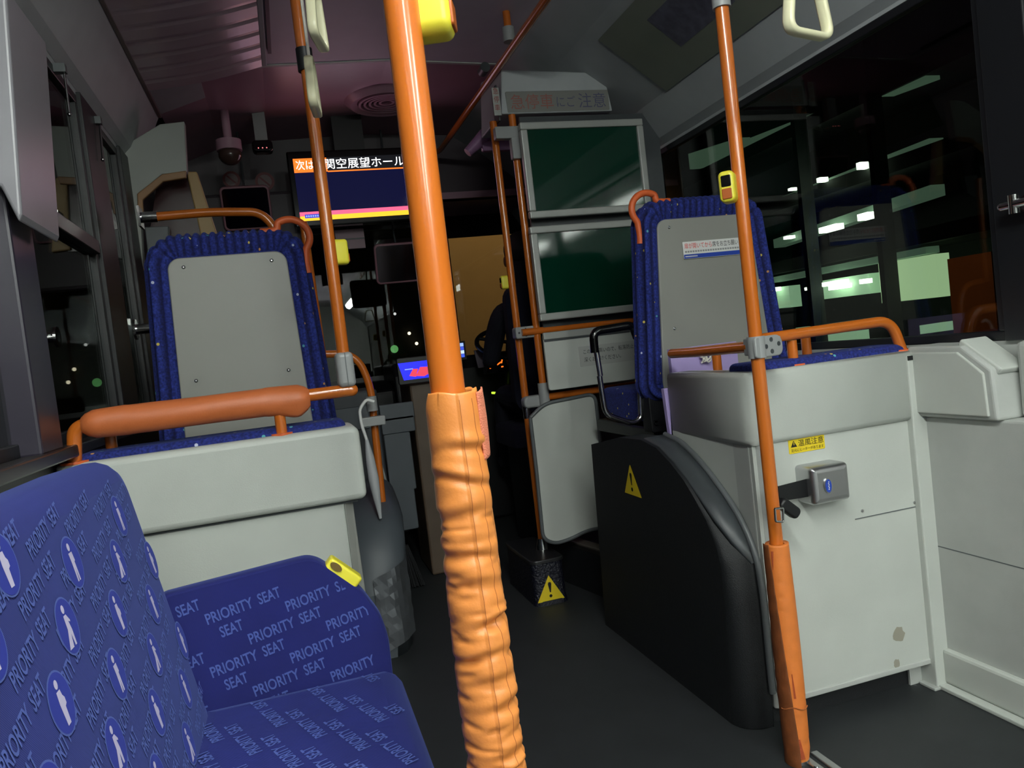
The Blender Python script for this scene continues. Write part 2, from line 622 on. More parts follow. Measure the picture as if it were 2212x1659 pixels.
N = 12
xs = [-0.392 + 0.45 * i / N for i in range(N + 1)]
ys = []
y = -2.0
while y < 3.42:
    ys.append(y)
    y += 0.024
rings = []
for y in ys:
    k = abs(((y / 0.12) % 1) - 0.5) * 2
    dz = -0.0015 if k > 0.16 else 0.002
    rings.append([(x, y, duct(x) - 0.012 + dz) for x in xs])
b.loft(rings, 0, False, False, False)
rings2 = [[(x, y, duct(x) + 0.006) for x in xs] for y in (ys[0], ys[-1])]
b.loft(rings2, 0, False, False, False)
for r1, r2 in ((rings[0], rings2[0]), (rings[-1], rings2[1])):
    b.loft([r1, r2], 0, False, False, False)
tag(b.build('duct_panel', mat('duct_gloss', (196, 172, 182), 0.25, var=0.05)), 'mauve ribbed air duct panel along the left edge of the ceiling', 'duct panel')
b = MB().box((0.058, -2.0, 2.365), (0.078, 3.40, 2.389))
b.build('trim_12', M_COVE, kind='structure', bevel=0.003)
b = MB().box((0.086, -2.0, 2.377), (0.10, 3.30, 2.392))
b.build('trim_13', M_FRAME, kind='structure')

# round ceiling vent
t = thing('ceiling_vent', (0.66, 4.0, 2.41), 'round ribbed air vent in the mauve ceiling at the front', 'vent')
b = MB()
for r1, r2, z1, z2 in ((0.22, 0.185, 0, -0.03), (0.185, 0.15, -0.03, -0.018)):
    rg = lambda r, z: [V((0.66 + r * math.cos(k / 40 * 2 * PI), 4.0 + r * math.sin(k / 40 * 2 * PI), 2.42 + z)) for k in range(40)]
    b.loft([rg(r1, z1), rg(r2, z2)], 0, True, False)
b.build('rim', M_MAUVE, t)
for k in range(5):
    b = MB()
    r = 0.145 - 0.026 * k
    rg = lambda r, z: [V((0.66 + r * math.cos(q / 40 * 2 * PI), 4.0 + r * math.sin(q / 40 * 2 * PI), 2.405 + z)) for q in range(40)]
    b.loft([rg(r, 0.01), rg(r, -0.012 + 0.002 * k), rg(r - 0.012, -0.012 + 0.002 * k), rg(r - 0.012, 0.01)], 0, False, False)
    b.build('ring', M_MAUVE, t)
b = MB().disc((0.66, 4.0, 2.424), (0, 0, -1), 0.17, 0.004, n=40)
b.build('back_plate', M_BLACK, t)

# faint poster on the slanted right cove
b = MB()
d = V((0.32, 0, -0.24)).normalized()
nrm = V((-0.24, 0, -0.32)).normalized()
a0 = V((1.345, 1.45, 2.2515)) + nrm * 0.004
b.prism([a0, a0 + d * 0.345, a0 + d * 0.345 + V((0, 1.40, 0)), a0 + V((0, 1.40, 0))], nrm * 0.003)
c0 = a0 + nrm * 0.0032
M_PAPER = mat('poster_paper', (128, 132, 120), 0.5, var=0.04)
M_MAP = mat('poster_print', (98, 96, 112), 0.6, var=0.25, vscale=30)
b.flat(c0 + V((0, 0.75, 0)) + d * 0.08, (0, 1, 0), -d, [(0, 0), (0.36, 0), (0.36, -0.16), (0, -0.16)], -0.0008, 1)
b.build('ceiling_poster', [M_PAPER, M_MAP], label='faint printed poster on the slanted panel above the right windows', cat='poster')

# pinkish edge bead between the left cove and the duct panel
MB().box((-0.408, -6.0, 2.270), (-0.392, 3.74, 2.286)).build('trim_20', mat('edge_bead_pink', (120, 100, 98), 0.4), kind='structure', bevel=0.003)
# ------------------------------------------------------------------ near padded pole
PX, PY = 0.139, 0.697
t = thing('grab_pole', (PX, PY, 0), 'big orange grab pole nearest the camera with a wrinkled leather sleeve', 'pole')
MB().tube([(PX, PY, 0.0), (PX, PY, 2.39)], 0.016, 40).build('pole', M_ORANGE, t)
b = MB()
NA, NZ = 120, 300
z0, z1 = 0.50, 1.037
rng = random.Random(3)
creases = []
z = 0.985
gap = 0.035
while z > 0.50:
    creases.append((z, rng.uniform(-0.006, 0.006), rng.uniform(0.0022, 0.0042), rng.uniform(0.0035, 0.006), rng.uniform(-0.9, 0.9), rng.uniform(0.9, 2.0)))
    z -= gap * rng.uniform(0.75, 1.25)
    gap = max(0.017, gap * 0.94)
small = [(rng.uniform(0.5, 0.93), rng.uniform(0, 2 * PI), rng.uniform(0.0012, 0.003), rng.uniform(0.002, 0.005), rng.uniform(-0.006, 0.006)) for _ in range(230)]
TH0 = -PI / 2 + 0.15          # azimuth that faces the camera


def adiff(a, c):
    return (a - c + PI) % (2 * PI) - PI


def sleeve_r(th, z):
    r = 0.0254 + 0.0030 * min(1, (z1 - z) / 0.30)
    sea = adiff(th, TH0 + 0.75)
    if -0.95 < sea < 0.0:
        r += 0.0016                                   # stitched overlap band
    if sea > 0:
        r -= 0.001
    for cz, sl, am, wd_, ph, ex in creases:
        d = adiff(th, TH0 + ph)
        zc = cz + sl * math.sin(d * 1.3) - 0.004 * (1 - math.cos(d))
        g = (z - zc) / wd_
        if abs(g) < 5:
            env = 0.06 + 0.94 * math.exp(-(d / (ex * 0.62)) ** 2)
            r -= am * env * math.exp(-g * g) - am * 0.55 * env * math.exp(-((g - 2.0) / 1.4) ** 2)
    for cz, c, am, wd_, sl in small:
        d = adiff(th, c)
        if abs(d) < 0.9:
            g = (z - cz - sl * d) / wd_
            if abs(g) < 4:
                r -= am * math.exp(-(d / 0.4) ** 2) * math.exp(-g * g)
    # gathered neck at the top
    k = max(0, (z - (z1 - 0.020)) / 0.020)
    r -= 0.004 * k * k * (1 if adiff(th, TH0 - 0.9) < 0 or adiff(th, TH0 - 0.9) > 2.2 else 0.35)
    return r


rings = []
for j in range(NZ + 1):
    z = z0 + (z1 - z0) * j / NZ
    ring = []
    for i in range(NA):
        th = i / NA * 2 * PI
        r = sleeve_r(th, z)
        top = 0.0016 * math.sin(2 * th + 0.6) + 0.0005 * math.sin(5 * th)
        ring.append((PX + 0.003 + r * math.cos(th), PY + r * math.sin(th), z + (top if j > NZ - 6 else top * max(0, (j - NZ + 40) / 40))))
    rings.append(ring)
inner = [[(PX + 0.003 + 0.019 * math.cos(i / NA * 2 * PI), PY + 0.019 * math.sin(i / NA * 2 * PI), zz) for i in range(NA)] for zz in (z1 - 0.001, z1 - 0.05)]
b.loft(rings + inner, 0, True, False)
sl = b.build('padded_sleeve', M_LEATHER, t, label='wrinkled orange leather sleeve')
for off in (-0.12, 0.36):
    b = MB()
    pts = []
    for j in range(4, NZ - 3):
        z = z0 + (z1 - z0) * j / NZ
        th = TH0 + off
        r = sleeve_r(th, z) + 0.0001
        pts.append((PX + 0.003 + r * math.cos(th), PY + r * math.sin(th), z))
    b.tube(pts, 0.00034, 5)
    b.build('stitching', M_STITCH, sl)
# loose flap with the fuzzy edge at the top right
b = MB()
rings = []
for j in range(25):
    z = 1.034 - 0.062 * j / 24
    ring = []
    for i in range(9):
        th = TH0 + 0.60 + i / 8 * 0.75
        r = 0.0266 + 0.0012 * math.sin(PI * j / 26) * (i / 8) + 0.0008 * (i / 8)
        ring.append((PX + 0.003 + r * math.cos(th), PY + r * math.sin(th), z + 0.004 * (i / 8)))
    rings.append(ring)
b.loft(rings, 0, True, False, False)
o = b.build('velcro_strip', M_VELCRO, sl)
so = o.modifiers.new('thick', 'SOLIDIFY')
so.thickness = 0.0016
b = MB()
rings = []
for j in range(13):
    th = TH0 + 0.2 + j / 12 * 1.5
    k = math.sin(PI * j / 12)
    rings.append([(PX + 0.003 + q * math.cos(th), PY + q * math.sin(th), 1.028 + zz * k) for q, zz in ((0.0195, 0.0), (0.021, 0.010), (0.0235, 0.011), (0.0245, 0.0))])
b.loft(rings, 0, True, True)
b.build('flap', M_LEATHER, sl)


# ------------------------------------------------------------------ stop buttons
def stop_button(px, py, X, Y, rz, label, s=1.0, face=True, tilt=0.0):
    c = P(px, py, Y=Y)
    t = thing('stop_button', (0, 0, 0), label, 'stop button', 'yellow stop buttons')
    b = MB()
    b.slab((0, 0.014, 0), XA, ZA, 0.036, 0.072, 0.036, 0.012, 0.008)
    b.build('housing', M_YELLOW, t)
    b = MB().slab((0, -0.0215, 0.012), XA, ZA, 0.022, 0.026, 0.002, 0.003, 0.001)
    b.build('dark_window', M_BLACKG, t)
    b = MB().slab((0, -0.0215, -0.017), XA, ZA, 0.022, 0.024, 0.003, 0.003, 0.0015)
    b.build('push_key', mat('amber_key', (170, 84, 20), 0.4), t)
    t.location = c
    t.rotation_euler = (0, tilt, rz)
    t.scale = (s, s, s)
    return t


stop_button(1573, 405, 0, 1.575, -0.75, 'yellow stop button on the right-hand orange pole above the seat back', 1.0)
stop_button(734, 545, 0, 2.02, 1.75, 'yellow stop button on the pole beside the left-hand high seat', 0.9)
stop_button(1090, 610, 0, 3.17, -1.5, 'small yellow stop button on the thin pole by the green boards', 0.8)
stop_button(921, 2, 0, 0.705, 1.2, 'yellow stop button cut by the top of the frame on the nearest pole', 1.0)

# ------------------------------------------------------------------ right pole with the flat orange wrap
BX, BY = 1.062, 1.580
t = thing('grab_pole', (BX, BY, 0), 'orange pole on the right standing by the seat belt box, lower half wrapped', 'pole')
ztop = P(1549, 18, Y=BY).z
MB().tube([(BX, BY, 0.02), (BX, BY, ztop + 0.03)], 0.0158, 32).build('pole', M_ORANGE, t)
MB().tube([(BX, BY, ztop), (BX, BY, ztop + 0.14)], 0.021, 32).build('top_socket', M_CLAMP, t, bevel=0.003)
MB().tube([(BX, BY, ztop + 0.13), (BX, BY, 2.385)], 0.0158, 24).build('upper_pole', M_ORANGE, t)
zs1, zs0 = P(1680, 1172, Y=BY).z, P(1735, 1632, Y=BY).z
b = MB()
rings = []
rng = random.Random(5)
wr = [(rng.uniform(zs0, zs1), rng.uniform(-3, 3), rng.uniform(0.0006, 0.0015), rng.uniform(0.003, 0.007)) for _ in range(40)]
for j in range(121):
    z = zs0 + (zs1 - zs0) * j / 120
    ring = []
    for i in range(64):
        th = i / 64 * 2 * PI
        r = 0.0292 + 0.0025 * math.sin(6.5 * (z - zs0)) + 0.001 * math.sin(2 * th)
        if j < 6:
            r -= 0.0006 * (6 - j)
        for cz, c, am, w_ in wr:
            d = adiff(th, c)
            r -= am * math.exp(-(d / 0.5) ** 2 - ((z - cz) / w_) ** 2)
        ring.append((BX + r * math.cos(th), BY + r * math.sin(th), z))
    rings.append(ring)
b.loft(rings + [[(BX + 0.017 * math.cos(i / 64 * 2 * PI), BY + 0.017 * math.sin(i / 64 * 2 * PI), zs1 - 0.002) for i in range(64)]], 0, True, False)
slv = b.build('pole_sleeve', M_LEATHER2, t, label='flat orange cloth sleeve with soiled edge')
# overlapping soiled flap down the left of the sleeve
b = MB()
rings = []
THB = math.atan2(-BY, -BX)
for j in range(81):
    k = j / 80
    z = zs0 - 0.012 + (zs1 - zs0 + 0.014) * k
    ring = []
    wd_ = 0.55 + 0.45 * k * 0.3
    th_a = THB - 1.35
    th_b = THB + 0.15 - 0.85 * max(0.0, k - 0.1)
    for i in range(17):
        th = th_a + (th_b - th_a) * i / 16
        r = 0.0325 + 0.0022 * math.sin(6.5 * max(0, z - zs0)) + 0.0006 * math.sin(90 * z + 2 * math.sin(31 * z)) + 0.0015 * (i / 16)
        ring.append((BX + r * math.cos(th), BY + r * math.sin(th), z - (0.02 * (i / 16) if j == 0 else 0)))
    rings.append(ring)
b.loft(rings, 0, True, False, False)
o = b.build('sleeve_flap', M_LEATHER3, slv)
o.modifiers.new('thick', 'SOLIDIFY').thickness = 0.0015
for zc, hh, ww in ((zs1 - 0.035, 0.045, 0.20), (zs0 + 0.19, 0.06, 0.16), (zs0 + 0.035, 0.05, 0.42)):
    b = MB()
    rings = []
    for j in range(7):
        z = zc + hh * (0.5 - j / 6)
        rr = 0.0309 + 0.0025 * math.sin(6.5 * (z - zs0))
        a0 = THB + (0.10 if zc < zs1 - 0.1 else -0.50)
        wj = ww * (1 - 0.75 * j / 6) if zc > zs1 - 0.1 else ww * (0.35 + 0.65 * j / 6)
        rings.append([(BX + rr * math.cos(a0 + wj * q / 6), BY + rr * math.sin(a0 + wj * q / 6), z) for q in range(7)])
    b.loft(rings, 0, True, False, False)
    b.build('velcro_patch', mat('brown_velcro', (176, 78, 42), 0.9, bump=0.4, bscale=600), slv)
b = MB()
for zc in (zs0 + 0.135,):
    b.tube([(BX + 0.0345 * math.cos(THB + a), BY + 0.0345 * math.sin(THB + a), zc + 0.004 * math.cos(a * 4)) for a in [-0.9 + 0.1 * q for q in range(22)]], 0.0012, 6)
b.build('wrap_tie', M_STITCH, slv)
b = MB()
b.disc((BX, BY, 0.0), ZA, 0.024, 0.03)
for xx in (0.006, 0.040):
    b.box((BX + xx, BY - 0.15, 0), (BX + xx + 0.020, BY + 0.01, 0.006))
for dy in (-0.05, -0.11):
    b.disc((BX + 0.012, BY + dy, 0.006), ZA, 0.006, 0.004)
b.build('foot_plate', M_STEEL, t, bevel=0.002)


# ------------------------------------------------------------------ ribbed high-back seats
def ribbed_back(mb, cx, y0, zc, w, wt, h, depth, rim):
    """upholstered shell seen from behind: ring around the grey panel, rim, front"""
    n = 40
    out = rrect(w, h, (0.05, 0.05, 0.085, 0.085), 0, n, wt)
    m = len(out)
    # outward normals in the x, z plane
    nr = []
    for i in range(m):
        a, c = V(out[i - 1]), V(out[(i + 1) % m])
        d = (c - a)
        d = V((d.y, -d.x))
        nr.append(d.normalized() if d.length > 1e-7 else V((0, 1)))
    # arc length, resampled evenly for ribs
    pts2, per = [], 0
    seg = []
    for i in range(m):
        L = (V(out[(i + 1) % m]) - V(out[i])).length
        seg.append(L)
        per += L
    K = 420
    acc, i = 0.0, 0
    s = []
    for k in range(K):
        tgt = per * k / K
        while i < m - 1 and acc + seg[i] < tgt:
            acc += seg[i]
            i += 1
        f = (tgt - acc) / max(seg[i], 1e-9)
        p = V(out[i]).lerp(V(out[(i + 1) % m]), min(f, 1))
        q = nr[i].lerp(nr[(i + 1) % m], min(f, 1))
        s.append((p, q.normalized()))
    T = 26
    rings = []
    ribs = []
    for j in range(T + 1):
        t = j / T
        ring = []
        for p, q in s:
            topw = max(0, q.y) ** 1.5
            sidew = abs(q.x) ** 1.5
            if t < 0.4:
                u = t / 0.4
                ins = rim * (1 - u)
                y = -0.012 * math.sin(PI * 0.5 * u)
                o = -ins
            else:
                u = (t - 0.4) / 0.6
                o = 0.016 * math.sin(PI * u)
                y = -0.012 + (depth + 0.012) * u
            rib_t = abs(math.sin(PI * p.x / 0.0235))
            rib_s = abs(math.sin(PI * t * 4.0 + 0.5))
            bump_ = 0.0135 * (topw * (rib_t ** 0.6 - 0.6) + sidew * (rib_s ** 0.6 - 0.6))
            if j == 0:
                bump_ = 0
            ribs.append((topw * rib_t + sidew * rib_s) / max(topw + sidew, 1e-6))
            if t < 0.4:
                ring.append((cx + p.x + q.x * o + q.x * bump_ * 0.6, y0 + y - bump_ * 1.0, zc + p.y + q.y * o + q.y * bump_ * 0.6))
            else:
                ring.append((cx + p.x + q.x * (o + bump_), y0 + y, zc + p.y + q.y * (o + bump_)))
        rings.append(ring)
    mb.loft(rings, 0, True, True)
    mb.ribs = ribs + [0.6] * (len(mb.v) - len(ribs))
    return mb


def high_seat(cx, y0, zb, zt, w, wt, label, handle_side, sticker=False):
    t = thing('high_back_seat', (cx, y0, zb), label, 'seat', 'high back seats')
    zc, h = (zb + zt) / 2, zt - zb
    b = ribbed_back(MB(), cx, y0, zc, w, wt, h, 0.085, 0.052)
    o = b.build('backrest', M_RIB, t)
    o.data.attributes.new('rib_shade', 'FLOAT', 'POINT').data.foreach_set('value', b.ribs)
    pw, pwt, ph = w - 0.108, wt - 0.096, h - 0.060
    b = MB().slab((cx, y0 + 0.004, zc - 0.026), XA, ZA, pw, ph, 0.012, (0.02, 0.02, 0.036, 0.036), 0.004, wt=pwt, n=8)
    pan = b.build('back_panel', M_GREY2, t, label='smooth grey back panel')
    for sx, sz in ((-1, 1), (1, 1), (-1, -0.12), (1, -0.12)):
        wz = pwt if sz > 0 else (pwt + pw) / 2
        c = V((cx + sx * (wz / 2 - 0.045), y0 - 0.008, zc - 0.026 + (ph / 2 - 0.028) * sz + (0 if sz > 0 else -0.04)))
        MB().disc(c, (0, -1, 0), 0.0055, 0.0028, n=14, r2=0.002).build('screw', M_STEEL, pan)
    sgn = handle_side
    zt_ = zt + 0.006
    xs = wt / 2
    yh = y0 + 0.012
    pts = [(cx + sgn * (xs - 0.115), yh, zt_), (cx + sgn * (xs - 0.065), yh, zt_ + 0.002)]
    pts += [(cx + sgn * (xs - 0.03 + 0.058 * math.sin(a)), yh, zt_ - 0.022 + 0.056 * math.cos(a)) for a in [math.radians(-35 + 13 * k) for k in range(14)]]
    pts += [(cx + sgn * (xs + 0.007), yh, zt_ - 0.105), (cx + sgn * (xs + 0.010), yh, zt_ - 0.135)]
    b = MB().tube(bend(pts, 0.02, 4), 0.0112, 16)
    b.build('grab_handle', M_ORANGE_D, t)
    b = MB()
    for z0_, z1_, d0, d1 in ((zb - 0.14, zb - 0.02, 0.05, 0.47),):
        b.slab((cx, y0 + d0, z0_ + 0.06), XA, YA, w - 0.03, 0.001 + d1 - d0, 0.11, 0.04, 0.02)
    b.v = [V((p.x, p.y + 0.2, p.z)) for p in b.v]
    b.build('seat_cushion', M_MOQ, t)
    return t


seatL = high_seat(-0.128, 2.45, 0.86, 1.503, 0.478, 0.435, 'high seat with grey back panel behind the left-hand padded rail', 1)
seatR = high_seat(1.42, 2.35, 0.845, 1.497, 0.545, 0.455, 'high seat with a printed sticker on its grey back, by the right window', -1)
MB().box((-0.30, 2.50, 0.0), (0.06, 2.95, 0.74)).build('seat_base', M_BLACK, seatL, bevel=0.01)
MB().box((1.19, 2.42, 0.69), (1.64, 2.95, 0.74)).build('seat_base', M_BLACK, seatR, bevel=0.01)
b = MB()
b.slab((1.185, 2.42, 0.80), XA, ZA, 0.07, 0.14, 0.06, 0.01, 0.004)
for z in (0.765, 0.772):
    b.disc((1.165, 2.355, z), (0, -1, 0), 0.007, 0.006)
b.build('hinge', M_BLACK, seatR)


# black and chrome loop armrest of the right seat
def arm_loop(name, parent, pxs, Y, r, split):
    pts = [P(px, py, Y=Y) for px, py in pxs]
    pts = bend(pts + [pts[0]], 0.035, 6)
    b = MB().tube(pts, r, 16)
    return b.build(name, M_CHROME, parent)


pts = [P(*q, Y=2.42) for q in ((1297, 812), (1281, 716), (1366, 702), (1378, 742), (1385, 905), (1365, 915), (1308, 895), (1295, 812))]
b = MB().tube(bend(pts, 0.028, 6), 0.0095, 18)
al = b.build('armrest_loop', M_CHROME, seatR, label='chrome armrest loop')
pts = [P(*q, Y=2.42) for q in ((1285, 762), (1281, 716), (1366, 702), (1376, 730))]
MB().tube(bend(pts, 0.028, 6), 0.0145, 18).build('grip', M_BLACKG, al, label='black grip')

# sticker on the back of the right seat
c = P(1478, 560, Y=2.336)
c2 = P(1605, 540, Y=2.336)
ww = (c2.x - c.x) * 1.06
hh = 0.058
b = MB()
b.slab(c + V((ww / 2, 0.0, hh / 2)) + V((0, 0.002, 0)), XA, ZA, ww, hh, 0.0016, 0.003, 0.0005)
o_ = c + V((0, 0.0004, 0))
b.flat(o_ + V((0.001, 0, 0.001)), XA, ZA, [(0, 0), (ww - 0.002, 0), (ww - 0.002, 0.014), (0, 0.014)], 0.0003, 1)
b.text('扉が開いてから', o_ + V((0.006, 0, 0.034)), XA, ZA, ww * 0.43, 0.019, 0.0006, 2)
b.text('席をお立ち願います', o_ + V((0.008 + ww * 0.43, 0, 0.034)), XA, ZA, ww * 0.53, 0.019, 0.0006, 3)
for k in range(24):
    x = 0.006 + k * (ww - 0.014) / 24
    b.flat(o_ + V((x, 0, 0.021)), XA, ZA, [(0, 0), ((ww - 0.014) / 24 * 0.75, 0), ((ww - 0.014) / 24 * 0.75, 0.006), (0, 0.006)], 0.0005, 4)
for k in range(9):
    b.flat(o_ + V((0.006 + k * 0.0052, 0, 0.006)), XA, ZA, [(0, 0), (0.004, 0), (0.004, 0.004), (0, 0.004)], 0.0006, 0)
b.build('sticker', [M_WHITE, M_BLUEINK, M_RED, M_INK, mat('grey_ink', (150, 150, 150), 0.6)], label='white sticker with red and black lettering on the right seat back', cat='sticker')

# ------------------------------------------------------------------ left low seat shell with padded rail
LY = 1.95
lp = thing('low_seat_shell', (-0.19, LY, 0), 'low grey seat shell on the left carrying the padded orange rail', 'seat shell')
b = MB()
pad_top, pad_bot = 0.925, 0.738
w = 0.155 - XL - 0.004
b.slab((XL + 0.002 + w / 2, LY + 0.16, (pad_top + pad_bot) / 2), XA, ZA, w, pad_top - pad_bot, 0.16, (0.006, 0.018, 0.022, 0.006), 0.016, n=6)
b.build('upper_pad', M_GREY, lp)
b = MB()
b.box((XL + 0.002, LY + 0.028, 0.015), (0.095, LY + 0.12, pad_bot))
b.build('lower_panel', M_GREY, lp, bevel=0.004)
b = MB()
b.hexa([(0.095, LY + 0.028, 0.0), (0.128, LY + 0.05, 0.0), (0.128, LY + 0.14, 0.0), (0.095, LY + 0.14, 0.0),
        (0.095, LY + 0.028, pad_bot), (0.118, LY + 0.05, pad_bot), (0.118, LY + 0.14, pad_bot), (0.095, LY + 0.14, pad_bot)])
b.build('side_strip', mat('side_strip_grey', (150, 152, 146), 0.5), lp, bevel=0.003)
MB().box((XL + 0.004, LY + 0.022, pad_bot - 0.006), (0.13, LY + 0.05, pad_bot + 0.001)).build('shadow_gap', M_TRIM2, lp)
b = MB().slab((XL + 0.05 + 0.295, LY + 0.10, 0.90), XA, YA, 0.62, 0.14, 0.042, 0.03, 0.016)
b.build('cushion', M_MOQ, lp)
RY = LY + 0.035
pts = [P(*q, Y=RY) for q in ((160, 992), (160, 925), (200, 896), (420, 872), (660, 852), (758, 838))]
pts[-1] = V((0.150, RY, pts[-1].z))
pts = [V((p.x, RY, p.z)) for p in pts]
for p in pts[2:]:
    p.z = 1.013
pts[0].z = 0.925
rail = MB().tube(bend(pts, 0.05, 8), 0.0158, 24).sphere(pts[-1], 0.0157).build('rail', M_ORANGE, lp)
b = MB()
xa, xb = P(178, 915, Y=RY).x, P(668, 850, Y=RY).x
rings = []
for j in range(61):
    k = j / 60
    x = xa + (xb - xa) * k
    e = min(k, 1 - k)
    r = 0.032 * min(1, 0.72 + 5.5 * e) - (0.004 if j in (0, 60) else 0)
    ring = []
    for i in range(32):
        a = i / 32 * 2 * PI
        rr = r + 0.0016 * math.sin(23 * x + 2 * a) * (1 if e < 0.2 else 0.2)
        sag = -0.012 * math.exp(-((k - 0.93) / 0.06) ** 2) if math.sin(a) < -0.6 else 0
        ring.append((x, RY + rr * math.cos(a), 1.013 + rr * math.sin(a) * (1.08) + sag - 0.004))
    rings.append(ring)
b.loft(rings, 0, True, True)
b.build('rail_padding', M_LEATHER4, rail, label='thick orange rail padding')
for k, (px, py, y) in enumerate(((607, 920, RY), (240, 955, RY + 0.10))):
    x = P(px, py, Y=y).x
    b = MB().tube([(x, y, 0.924), (x, y, 1.005)], 0.0135, 20)
    if k:
        b = MB().tube(bend([(x, y, 0.90), (x, y, 1.013), (x + 0.08, RY, 1.013)], 0.05), 0.0135, 20)
    b.build('post', M_ORANGE, lp)
    MB().disc((x, y, 0.923), ZA, 0.026, 0.006).build('post_flange', M_ORANGE_D, lp)
MB().disc((pts[0].x, RY, 0.923), ZA, 0.032, 0.006).build('post_flange', M_ORANGE_D, lp)

# pole standing on the end of that rail
QX, QY = 0.140, RY
t = thing('grab_pole', (QX, QY, 1.02), 'orange pole rising from the end of the left padded rail, grey sleeve at its foot', 'pole')
zj = P(660, 150, Y=QY).z
MB().tube([(QX, QY, 1.02), (QX, QY, zj + 0.02)], 0.0155, 28).build('pole', M_ORANGE, t)
b = MB()
b.slab((QX, QY + 0.024, 1.066), XA, ZA, 0.044, 0.088, 0.048, 0.012, 0.012)
sk = b.build('foot_sleeve', M_CLAMP, t)
MB().box((QX + 0.001, QY - 0.0252, 1.024), (QX + 0.003, QY - 0.0235, 1.108)).build('seam', M_TRIM, sk)
b = MB().tube([(QX - 0.002, QY, zj - 0.005), (QX - 0.002, QY, zj + 0.05)], 0.02, 24)
b.build('joint', M_BLACK, t)
MB().tube([(QX - 0.004, QY, zj + 0.045), (QX - 0.006, QY, 2.40)], 0.0155, 24).build('upper_pole', M_ORANGE, t)

# ------------------------------------------------------------------ right seat shell that wraps the corner
SY = 1.70
rp = thing('wrapped_seat_shell', (1.35, SY, 0), 'tall grey seat shell on the right with the seat belt box on its face', 'seat shell')
A_ = V((1.098, 2.12, 0))
B_ = V((1.10, 1.70, 0))
zt_, zb_ = 0.938, 0.750
# footprint of the pad, rounded corner at the aisle
fp = bend([(1.112, 2.14, 0), (1.098, 1.70, 0), (1.655, 1.70, 0)], 0.045, 8)
bk = [(1.655, 1.79, 0), (1.19, 1.79, 0), (1.19, 2.14, 0)]


def ringz(z, ins=0.0):
    pr = []
    for p in fp:
        q = V(p)
        pr.append((q.x + ins * (1 if q.y > 1.72 else 0.4), q.y + ins * (1 if q.x > 1.12 else 0.0), z))
    return pr + [(p[0], p[1], z) for p in bk]


b = MB().loft([ringz(zb_, 0.01), ringz(zb_ + 0.006, 0.002), ringz(zb_ + 0.014), ringz(zt_ - 0.014), ringz(zt_ - 0.005, 0.003), ringz(zt_, 0.012)], 0, True, True)
b.build('upper_pad', M_GREY, rp)
b = MB()
for x in (1.158,):
    b.box((x, 1.6985, zb_ + 0.005), (x + 0.0022, 1.703, zt_ - 0.006))
b.build('pad_seam', M_TRIM, rp)
# lower face: outer panel looking back, side panel looking at the aisle
b = MB().box((1.145, 1.715, 0.080), (1.622, 1.735, zb_))
lowp = b.build('lower_panel', M_GREY, rp, bevel=0.002)
b = MB()
b.hexa([(1.110, 1.735, 0.05), (1.146, 1.705, 0.05), (1.146, 1.735, 0.05), (1.12, 2.1, 0.05),
        (1.110, 1.735, zb_ + .01), (1.132, 1.708, zb_ + .01), (1.146, 1.735, zb_ + .01), (1.12, 2.1, zb_ + .01)])
b.build('corner_post', M_WALL, rp, bevel=0.004)
b = MB().prism([(1.112, 1.72, 0.1), (1.112, 2.14, 0.4), (1.112, 2.14, zb_ + 0.01), (1.112, 1.72, zb_ + 0.01)], (0.016, 0, 0))
b.build('side_panel', M_GREY, rp)
MB().box((1.40, 1.7130, 0.508), (1.608, 1.7155, 0.5102)).build('panel_joint', M_TRIM, rp)
MB().box((1.608, 1.7130, 0.085), (1.611, 1.7155, zb_)).build('panel_joint', M_TRIM, rp)
for x, z in ((1.598, 0.521), (1.425, 0.528)):
    MB().disc((x, 1.715, z), (0, -1, 0), 0.004, 0.0025, n=12).build('rivet', M_STEEL, rp)
MB().box((1.16, 1.712, 0.066), (1.622, 1.728, 0.082)).build('bottom_lip', M_WALL, rp, bevel=0.003)
MB().box((1.12, 1.76, 0.0), (1.72, 1.80, 0.10)).build('kick_board', M_CHAR, rp)
# smudges on the panel
rng = random.Random(2)
for cx, cz, s_ in ((1.505, 0.17, 0.022), (1.49, 0.092, 0.012)):
    b = MB()
    b.flat((cx, 1.715, cz), XA, ZA, [(s_ * (0.7 + 0.3 * rng.random()) * math.cos(q / 14 * 2 * PI), s_ * (0.8 + 0.4 * rng.random()) * math.sin(q / 14 * 2 * PI)) for q in range(14)], 0.0005)
    b.build('smudge', mat('smudge', (150, 146, 132), 0.6), lowp)
# cushion peeping over the shell
b = MB()
b.slab((1.40, 1.80, 0.915), XA, YA, 0.50, 0.14, 0.043, 0.03, 0.016)
b.build('cushion', M_MOQ, rp)
